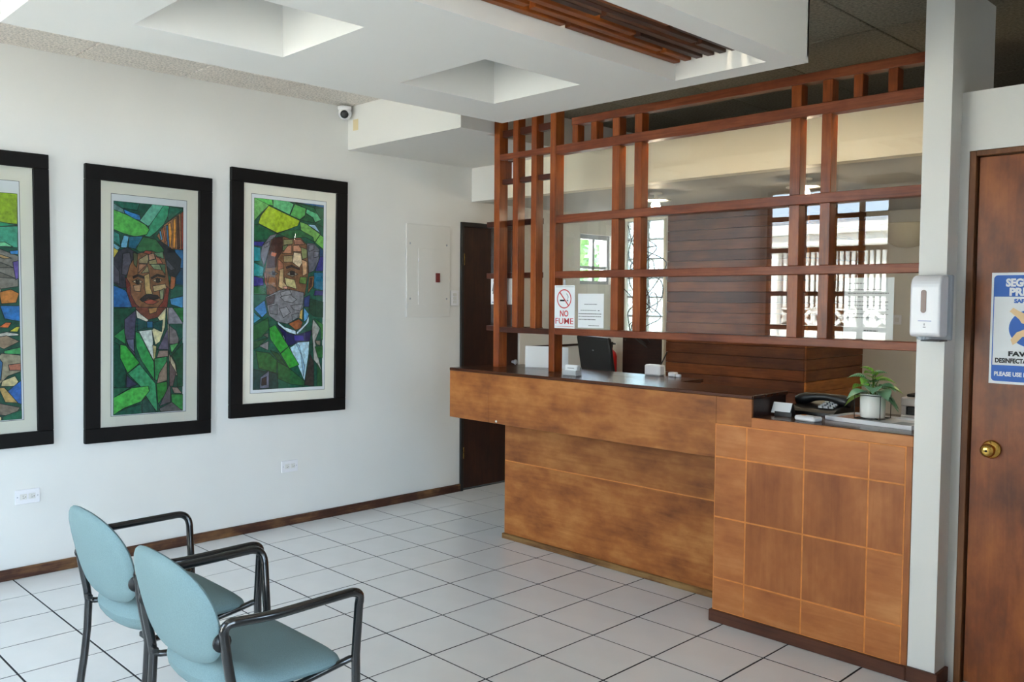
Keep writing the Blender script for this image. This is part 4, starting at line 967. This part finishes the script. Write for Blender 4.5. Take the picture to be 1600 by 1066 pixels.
flat('border_line', [(1.660, 1.596), (1.806, 1.596), (1.806, 1.598), (1.660, 1.598)], 'greyink', 1.1446, ns)
tp = part('tape', MB().box(1.722, 1.738, 1.1462, 1.147, 1.600, 1.640), 'greypl', ns)

def notice(name, label, x0, x1, y, z0, z1, lines, mat='paper'):
    t = thing(name, label, 'notice', ((x0 + x1) / 2, y, z0))
    part('sheet', MB().box(x0, x1, y, y + .0015, z0, z1), mat, t)
    for (fz, a, b_, m_) in lines:
        zz = z0 + (z1 - z0) * fz; w_ = x1 - x0
        mb = MB(); u = a
        rnd = random.Random(int(fz * 1000))
        while u < b_:
            l_ = min(b_ - u, rnd.uniform(.02, .08)); mb.box(x0 + w_ * u, x0 + w_ * (u + l_), y - .0004, y, zz, zz + .0035); u += l_ + .012
        part('text_line', mb, m_, t)
    return t
notice('paper_notice', 'white typed notice taped beside the no smoking sign', 1.838, 2.030, 1.1448, 1.362, 1.558,
       [(.68, .25, .75, 'greyink'), (.50, .1, .72, 'greyink'), (.50, .78, .84, 'ink'), (.40, .03, .92, 'ink'), (.325, .03, .9, 'ink'), (.235, .03, .7, 'ink'), (.06, .42, .82, 'ink')])
notice('paper_notice', 'large white letter taped to the screen glass at its right end', 3.398, 3.622, 1.1965, 1.357, 1.632,
       [(.90, .1, .45, 'greyink'), (.80, .08, .8, 'greyink'), (.74, .08, .9, 'greyink'), (.68, .08, .85, 'greyink'), (.60, .08, .9, 'greyink'), (.54, .08, .88, 'greyink'), (.48, .08, .9, 'greyink'), (.40, .08, .9, 'greyink'), (.34, .08, .6, 'greyink'), (.13, .42, .70, 'ink')])
rs = thing('restroom_sign', 'white restroom sign with grey figure behind the left post of the screen', 'sign', (1.10, 1.236, 1.49))
part('sheet', MB().box(1.004, 1.220, 1.2368, 1.2385, 1.488, 1.654), 'paper', rs)
flat('figure_head', [(1.038 + .012 * math.cos(a), 1.640 + .010 * math.sin(a)) for a in [2 * math.pi * k / 16 for k in range(16)]], 'greyink', 1.2366, rs)
flat('figure_body', [(1.028, 1.627), (1.048, 1.627), (1.062, 1.575), (1.054, 1.572), (1.044, 1.606), (1.058, 1.556), (1.048, 1.556), (1.048, 1.520), (1.040, 1.520), (1.040, 1.556), (1.036, 1.556), (1.036, 1.520), (1.028, 1.520), (1.028, 1.556), (1.018, 1.556), (1.032, 1.606), (1.022, 1.572), (1.014, 1.575)], 'greyink', 1.2366, rs)
flat('caption', [(1.013, 1.500), (1.063, 1.500), (1.063, 1.504), (1.013, 1.504)], 'blueink', 1.2366, rs)

# ------------------------------------------------------------------ on the ledge and the inner shelf
LZ = 1.092
ch = thing('card_holder', 'clear acrylic business card holder with white cards on the ledge', 'card holder', (1.875, 1.06, LZ))
part('holder', MB().box(1.825, 1.925, 1.035, 1.085, LZ, LZ + .006, .001).box(1.825, 1.925, 1.030, 1.034, LZ + .006, LZ + .030).box(1.825, 1.925, 1.078, 1.082, LZ + .006, LZ + .045).box(1.825, 1.828, 1.034, 1.078, LZ + .006, LZ + .030).box(1.922, 1.925, 1.034, 1.078, LZ + .006, LZ + .030), 'acrylic', ch)
for k in range(5):
    part('card', MB().prism([(1.043 + k * .006, LZ + .0065), (1.0435 + k * .006, LZ + .0065), (1.0515 + k * .006, LZ + .058), (1.051 + k * .006, LZ + .058)], lambda y, z, d: (d, y, z), 1.830, 1.920), 'paper', ch)
part('print_lines', MB().box(1.85, 1.90, 1.0455, 1.0462, LZ + .040, LZ + .043), 'greyink', ch)

SZ = 1.0925
fc = thing('folded_card', 'blank white folded card standing behind the two screen posts', 'card', (1.45, 1.33, SZ))
mb = MB()
for (a, b_) in (((1.285, 1.275), (1.46, 1.36)), ((1.46, 1.36), (1.605, 1.325))):
    mb.prism([(a[0], a[1]), (b_[0], b_[1]), (b_[0], b_[1] + .003), (a[0], a[1] + .003)], lambda u, v, d: (u, v, d), SZ, SZ + .135)
part('card_leaf', mb, 'paper', fc)

rt = thing('wifi_router', 'small white router with thin black aerial behind the ledge', 'router', (2.20, 1.42, SZ))
part('case', MB().box(2.135, 2.245, 1.385, 1.44, SZ, SZ + .062, .008), 'whitepl', rt)
part('aerial', MB().tube([(2.215, 1.43, SZ + .05), (2.262, 1.43, SZ + .135)], .0035, 8), 'blackpl', rt)
pl = thing('power_adapter', 'small white plug adapter beside the router', 'adapter', (2.33, 1.42, SZ))
part('block', MB().box(2.290, 2.335, 1.40, 1.44, SZ, SZ + .026, .005), 'whitepl', pl)
part('prong', MB().box(2.335, 2.362, 1.412, 1.430, SZ, SZ + .016, .002), 'whitepl', pl)

mn = thing('computer_monitor', 'black computer monitor seen from behind over the ledge', 'monitor', (1.38, 1.86, .75))
sx = MB()
def mon(w0, w1, h0, h1, d0, d1, name, mat, rad=.008, lab=None):
    mb = MB().box(w0, w1, d0, d1, h0, h1, rad)
    A = math.radians(-24); ti = math.radians(9)
    vs = []
    for x, y, z in mb.v:
        z0 = z - .95
        y2 = y * math.cos(ti) + z0 * math.sin(ti) * -1; z2 = z0 * math.cos(ti) + y * math.sin(ti) + .95
        vs.append((1.41 + x * math.cos(A) - y2 * math.sin(A), 1.86 + x * math.sin(A) + y2 * math.cos(A), z2))
    mb.v = vs
    return part(name, mb, mat, mn, lab)
mon(-.24, .24, .95, 1.28, -.012, .014, 'back_shell', 'blackpl')
mon(-.233, .233, .96, 1.272, .0142, .0155, 'screen', 'ink', .0)
mon(-.012, .012, 1.185, 1.192, -.0135, -.012, 'badge', 'greypl', .0)
part('stand', MB().box(1.34, 1.42, 1.88, 1.90, .77, 1.06, .004), 'blackpl', mn)
part('foot', MB().box(1.26, 1.50, 1.78, 1.98, .7505, .77, .005), 'blackpl', mn)

# ------------------------------------------------------------------ on the low counter
TZ = .9915
mc = thing('desk_card', 'small white card in black stand beside the ledge end', 'card', (3.165, 1.06, TZ))
part('stand', MB().box(3.150, 3.235, 1.045, 1.062, TZ, TZ + .012, .001).box(3.150, 3.235, 1.040, 1.045, TZ, TZ + .020), 'blackpl', mc)
part('card', MB().prism([(1.046, TZ + .012), (1.048, TZ + .012), (1.074, TZ + .060), (1.072, TZ + .060)], lambda y, z, d: (d, y, z), 3.128, 3.222), 'paper', mc)
part('stand_back', MB().prism([(1.0495, TZ + .012), (1.056, TZ), (1.10, TZ), (1.080, TZ + .055), (1.0765, TZ + .055)], lambda y, z, d: (d, y, z), 3.145, 3.225), 'blackpl', mc)

wd = thing('white_remote', 'small white remote lying on the low counter in front of the phone', 'remote', (3.345, .985, TZ))
A = math.radians(-12)
def rot(mb, cx_, cy_, ang):
    mb.v = [(cx_ + (x - cx_) * math.cos(ang) - (y - cy_) * math.sin(ang), cy_ + (x - cx_) * math.sin(ang) + (y - cy_) * math.cos(ang), z) for x, y, z in mb.v]
    return mb
part('case', rot(MB().box(3.290, 3.400, .955, 1.015, TZ, TZ + .022, .006), 3.345, .985, A), 'whitepl', wd)
for k in range(3): part('button', rot(MB().box(3.305 + k * .024, 3.322 + k * .024, .985, 1.000, TZ + .022, TZ + .0235), 3.345, .985, A), 'panel' if k else 'groove', wd)

ph = thing('desk_phone', 'black desk phone with arched handset behind the white remote', 'phone', (3.27, 1.30, TZ))
part('base', MB().prism([(1.20, TZ), (1.42, TZ), (1.42, TZ + .055), (1.40, TZ + .062), (1.22, TZ + .022), (1.20, TZ + .012)], lambda y, z, d: (d, y, z), 3.135, 3.36), 'blackpl', ph)
hs = []
for k in range(13):
    u = k / 12; hs.append((3.125 + .27 * u, 1.30 + .02 * u, TZ + .036 + .040 * math.sin(math.pi * (.12 + .76 * u))))
part('handset', MB().tube(hs, [.020, .026, .028, .024, .020, .018, .018, .018, .020, .024, .028, .026, .020], 12), 'blackpl', ph)
for i in range(3):
    for j in range(4):
        y_ = 1.24 + j * .022; part('key', MB().box(3.265 + i * .026, 3.285 + i * .026, y_, y_ + .014, TZ + .026 + (y_ - 1.22) * .222, TZ + .032 + (y_ - 1.22) * .222 + .004), 'greypl', ph)

ty = thing('paper_tray', 'flat white tray with papers under the potted plant', 'tray', (3.55, 1.14, TZ))
def quadslab(P, z0, z1): return MB().prism(P, lambda u, v, d: (u, v, d), z0, z1)
TP = [(3.375, 1.085), (3.775, 1.035), (3.81, 1.27), (3.41, 1.31)]
ctr = (sum(p[0] for p in TP) / 4, sum(p[1] for p in TP) / 4)
ins = lambda s: [(ctr[0] + (p[0] - ctr[0]) * s, ctr[1] + (p[1] - ctr[1]) * s) for p in TP]
part('tray_body', quadslab(TP, TZ, TZ + .010), 'whitepl', ty)
rim = MB(); o_, i_ = TP, ins(.94)
for k in range(4):
    j = (k + 1) % 4; rim.prism([o_[k], o_[j], i_[j], i_[k]], lambda u, v, d: (u, v, d), TZ + .010, TZ + .018)
part('rim', rim, 'whitepl', ty)
part('leaflet', quadslab([(3.40, 1.10), (3.50, 1.09), (3.52, 1.25), (3.43, 1.27)], TZ + .0101, TZ + .0125), plain('pinkish_leaflet', (196, 150, 132), .5), ty)
part('leaflet', quadslab([(3.66, 1.06), (3.75, 1.055), (3.765, 1.17), (3.68, 1.18)], TZ + .0101, TZ + .0125), plain('grey_leaflet', (170, 178, 184), .5), ty)

pp = thing('potted_plant', 'green variegated plant in white pot with black wire stand', 'plant', (3.545, 1.19, TZ + .0126))
PX, PY, PZ = 3.545, 1.19, TZ + .0126
part('pot', MB().lathe([(0, .006), (.050, .006), (.053, .010), (.054, .112), (.050, .112), (.049, .098), (0, .098)], (PX, PY, PZ), 32), 'pot', pp)
part('soil', MB().lathe([(0, .102), (.0495, .099), (.0495, .0985), (0, .0985)], (PX, PY, PZ), 20), 'soil', pp)
wr = MB()
for (sx_, sy_) in ((-1, -1), (1, -1), (1, 1), (-1, 1)):
    wr.tube([(PX + sx_ * .057, PY + sy_ * .057, PZ + .002), (PX + sx_ * .057, PY + sy_ * .057, PZ + .106)], .0018, 6)
for zz in (.003, .106):
    wr.tube([(PX + a * .057, PY + b_ * .057, PZ + zz) for a, b_ in ((-1, -1), (1, -1), (1, 1), (-1, 1))], .0018, 6, closed=True)
wr.tube([(PX - .057, PY - .057, PZ + .003), (PX + .057, PY + .057, PZ + .003)], .0018, 6).tube([(PX + .057, PY - .057, PZ + .003), (PX - .057, PY + .057, PZ + .003)], .0018, 6)
part('wire_stand', wr, 'blackpl', pp)
LF = [(-60, .055, .150, .085, 'leaf_a', .10), (-120, .060, .128, .095, 'leaf_a', .02), (-30, .062, .135, .095, 'leaf_a', -.02), (-95, .030, .175, .090, 'leaf_b', .25), (-150, .062, .190, .085, 'leaf_a', .30),
      (-165, .075, .110, .085, 'leaf_b', -.35), (-45, .030, .190, .080, 'leaf_b', .35), (0, .060, .160, .080, 'leaf_a', .05), (30, .050, .180, .080, 'leaf_b', .20), (80, .050, .150, .080, 'leaf_a', .0),
      (130, .055, .160, .080, 'leaf_a', .05), (170, .065, .150, .085, 'leaf_b', .1), (12, .072, .112, .080, 'leaf_a', -.55), (40, .075, .110, .075, 'leaf_a', -.5), (-70, .020, .170, .085, 'leaf_a', .45), (-140, .030, .215, .075, 'leaf_b', .8), (35, .025, .20, .08, 'leaf_a', .6), (20, .085, .150, .070, 'leaf_b', .0), (-110, .020, .200, .075, 'leaf_b', .6)]
for (az, rad, zz, L, mt, up) in LF:
    a = math.radians(az - 8); d = Vector((math.cos(a), math.sin(a), 0)); s_ = Vector((-d.y, d.x, 0))
    dirv = (d + Vector((0, 0, up))).normalized(); nrm = s_.cross(dirv) * -1
    basep = Vector((PX, PY, PZ)) + d * (rad - .03) + Vector((0, 0, zz - .01))
    vs = []; fs = []; N = 8
    for k in range(N + 1):
        u = k / N; wdt = .50 * L * (math.sin(math.pi * min(1, u * 1.02 + .02) ** .72)) * .95 if k < N else 0
        c = basep + dirv * (L * u) - Vector((0, 0, .35 * L * u * u)) 
        for q_ in (-1, -.5, 0, .5, 1):
            vs.append(c + s_ * (q_ * wdt) - nrm * (-.22 * abs(q_) * wdt) + Vector((0, 0, .12 * abs(q_) * wdt)))
    for k in range(N):
        for q_ in range(4): fs.append((k * 5 + q_, k * 5 + q_ + 1, (k + 1) * 5 + q_ + 1, (k + 1) * 5 + q_))
    part('leaf', MB().add(vs, fs, True), mt, pp)
    part('leaf_stalk', MB().tube([(PX + d.x * .012, PY + d.y * .012, PZ + .10), tuple((Vector((PX, PY, PZ + .10)) + basep) / 2 + Vector((0, 0, .012))), tuple(basep)], .0017, 6), 'stem', pp)

bx = thing('document_tray', 'white document tray with dark slot behind the potted plant', 'tray', (3.74, 1.44, TZ))
part('tray_case', MB().box(3.60, 3.835, 1.36, 1.51, TZ, TZ + .020, .004).box(3.60, 3.835, 1.36, 1.51, TZ + .062, TZ + .100, .004).box(3.60, 3.62, 1.37, 1.51, TZ + .02, TZ + .062).box(3.62, 3.835, 1.49, 1.51, TZ + .02, TZ + .062), 'whitepl', bx)
part('slot_tray', MB().box(3.622, 3.833, 1.372, 1.488, TZ + .021, TZ + .058, .002), 'blackpl', bx, 'black drawer in the tray')
part('lid', MB().box(3.61, 3.835, 1.40, 1.51, TZ + .1005, TZ + .112, .003), 'ink', bx)

# ------------------------------------------------------------------ office behind the screen
def ceiling_lamp(x, y, label):
    t = thing('ceiling_lamp', label, 'lamp', (x, y, 2.285), 'round office ceiling lamps')
    part('stem', MB().lathe([(0, -.001), (.045, -.001), (.045, -.010), (.012, -.014), (.012, -.052), (0, -.052)], (x, y, 2.285), 20), 'lampdisc', t)
    part('shade', MB().lathe([(.012, -.040), (.06, -.044), (.112, -.054), (.112, -.058), (.06, -.049), (.012, -.046)], (x, y, 2.285), 28), 'lampdisc', t)
    part('bulb', MB().lathe([(.0, -.125), (.016, -.122), (.029, -.108), (.033, -.092), (.028, -.074), (.018, -.060), (.016, -.052)], (x, y, 2.285), 18), 'bulb', t)
ceiling_lamp(1.42, 2.45, 'lit round ceiling lamp in the office above the glass blocks')
ceiling_lamp(2.55, 2.45, 'lit round ceiling lamp in the office seen between the two right uprights')
ceiling_lamp(3.55, 2.45, 'lit round ceiling lamp in the office hidden behind the column end')

wp = thing('white_conduit', 'thin white vertical pipe beside the plank wall in the office', 'pipe', (.598, 3.72, .92))
part('pipe', MB().tube([(.590, 3.725, .94), (.590, 3.725, 2.24)], .012, 10), 'cream', wp)
part('strap', MB().box(.570, .610, 3.735, 3.748, 1.70, 1.73), 'greypl', wp)
cb = MB()
rg = random.Random(5)
for k in range(5):
    P = [Vector((.20 + .08 * k, 3.70, 2.2 - .05 * k))]
    for i in range(7): P.append(Vector((.22 + .07 * k + rg.uniform(-.13, .16), 3.69 + rg.uniform(-.02, .02), 2.1 - .14 * (i + 1) + rg.uniform(-.04, .04))))
    Q = []
    for i in range(len(P) - 1):
        p0, p1, p2, p3 = P[max(0, i - 1)], P[i], P[i + 1], P[min(len(P) - 1, i + 2)]
        for s_ in range(6):
            u = s_ / 6; Q.append(.5 * ((2 * p1) + (p2 - p0) * u + (2 * p0 - 5 * p1 + 4 * p2 - p3) * u * u + (3 * p1 - p0 - 3 * p2 + p3) * u ** 3))
    cb.tube(Q, .0045, 6)
for (x_, z_) in ((.40, 1.85), (.46, 1.80), (.50, 1.50)):
    cb.tube([(x_ + .05 * math.cos(a), 3.685, z_ + .09 * math.sin(a)) for a in [2 * math.pi * k / 20 for k in range(20)]], .004, 6, closed=True)
tag(part('tangled_cable', cb, 'blackpl'), 'loose black cables hanging in front of the glass blocks', 'cable')

fe = thing('fire_extinguisher', 'red fire extinguisher on the office wall behind the monitor', 'extinguisher', (.09, 3.60, .67))
part('cylinder', MB().lathe([(0, 0), (.055, .0), (.062, .01), (.062, .33), (.05, .37), (.022, .395), (.022, .41), (0, .41)], (.09, 3.60, .67), 20), 'red', fe)
part('valve', MB().box(.07, .11, 3.585, 3.615, 1.08, 1.11, .003).box(.05, .15, 3.59, 3.61, 1.11, 1.125, .003), 'blackpl', fe)
part('wall_hook', MB().box(.0, .03, 3.58, 3.62, 0.95, 0.99), 'greypl', fe)
so = thing('wall_sconce', 'cream half bowl sconce on the grey office wall', 'lamp', (2.28, 4.77, 2.02))
vs = []; fs = []
for i in range(9):
    a = math.pi / 2 * i / 8; r = .21 * math.cos(a) ** .8 if i < 8 else .0; z = 2.16 - .19 * math.sin(a)
    for k in range(17):
        b_ = math.pi * k / 16; sc_ = 1 + .03 * math.cos(8 * b_)
        vs.append((2.28 + r * sc_ * math.cos(b_), 4.768 - r * sc_ * math.sin(b_), z))
for i in range(8):
    for k in range(16): fs.append((i * 17 + k, i * 17 + k + 1, (i + 1) * 17 + k + 1, (i + 1) * 17 + k))
part('bowl', MB().add(vs, fs, True), 'sconce', so)
part('rim', MB().tube([(2.28 + .213 * math.cos(math.pi * k / 16), 4.766 - .213 * math.sin(math.pi * k / 16), 2.16) for k in range(17)], .006, 6), 'sconce', so)
ow = thing('wall_outlet', 'white outlet on the grey office wall under the sconce', 'outlet', (2.19, 4.77, 1.33))
part('plate', MB().box(2.13, 2.25, 4.762, 4.769, 1.33, 1.41, .002), 'whitepl', ow)
for s_ in (-1, 1): part('socket', MB().box(2.19 + s_ * .025 - .016, 2.19 + s_ * .025 + .016, 4.759, 4.762, 1.352, 1.388, .001), 'panel', ow)
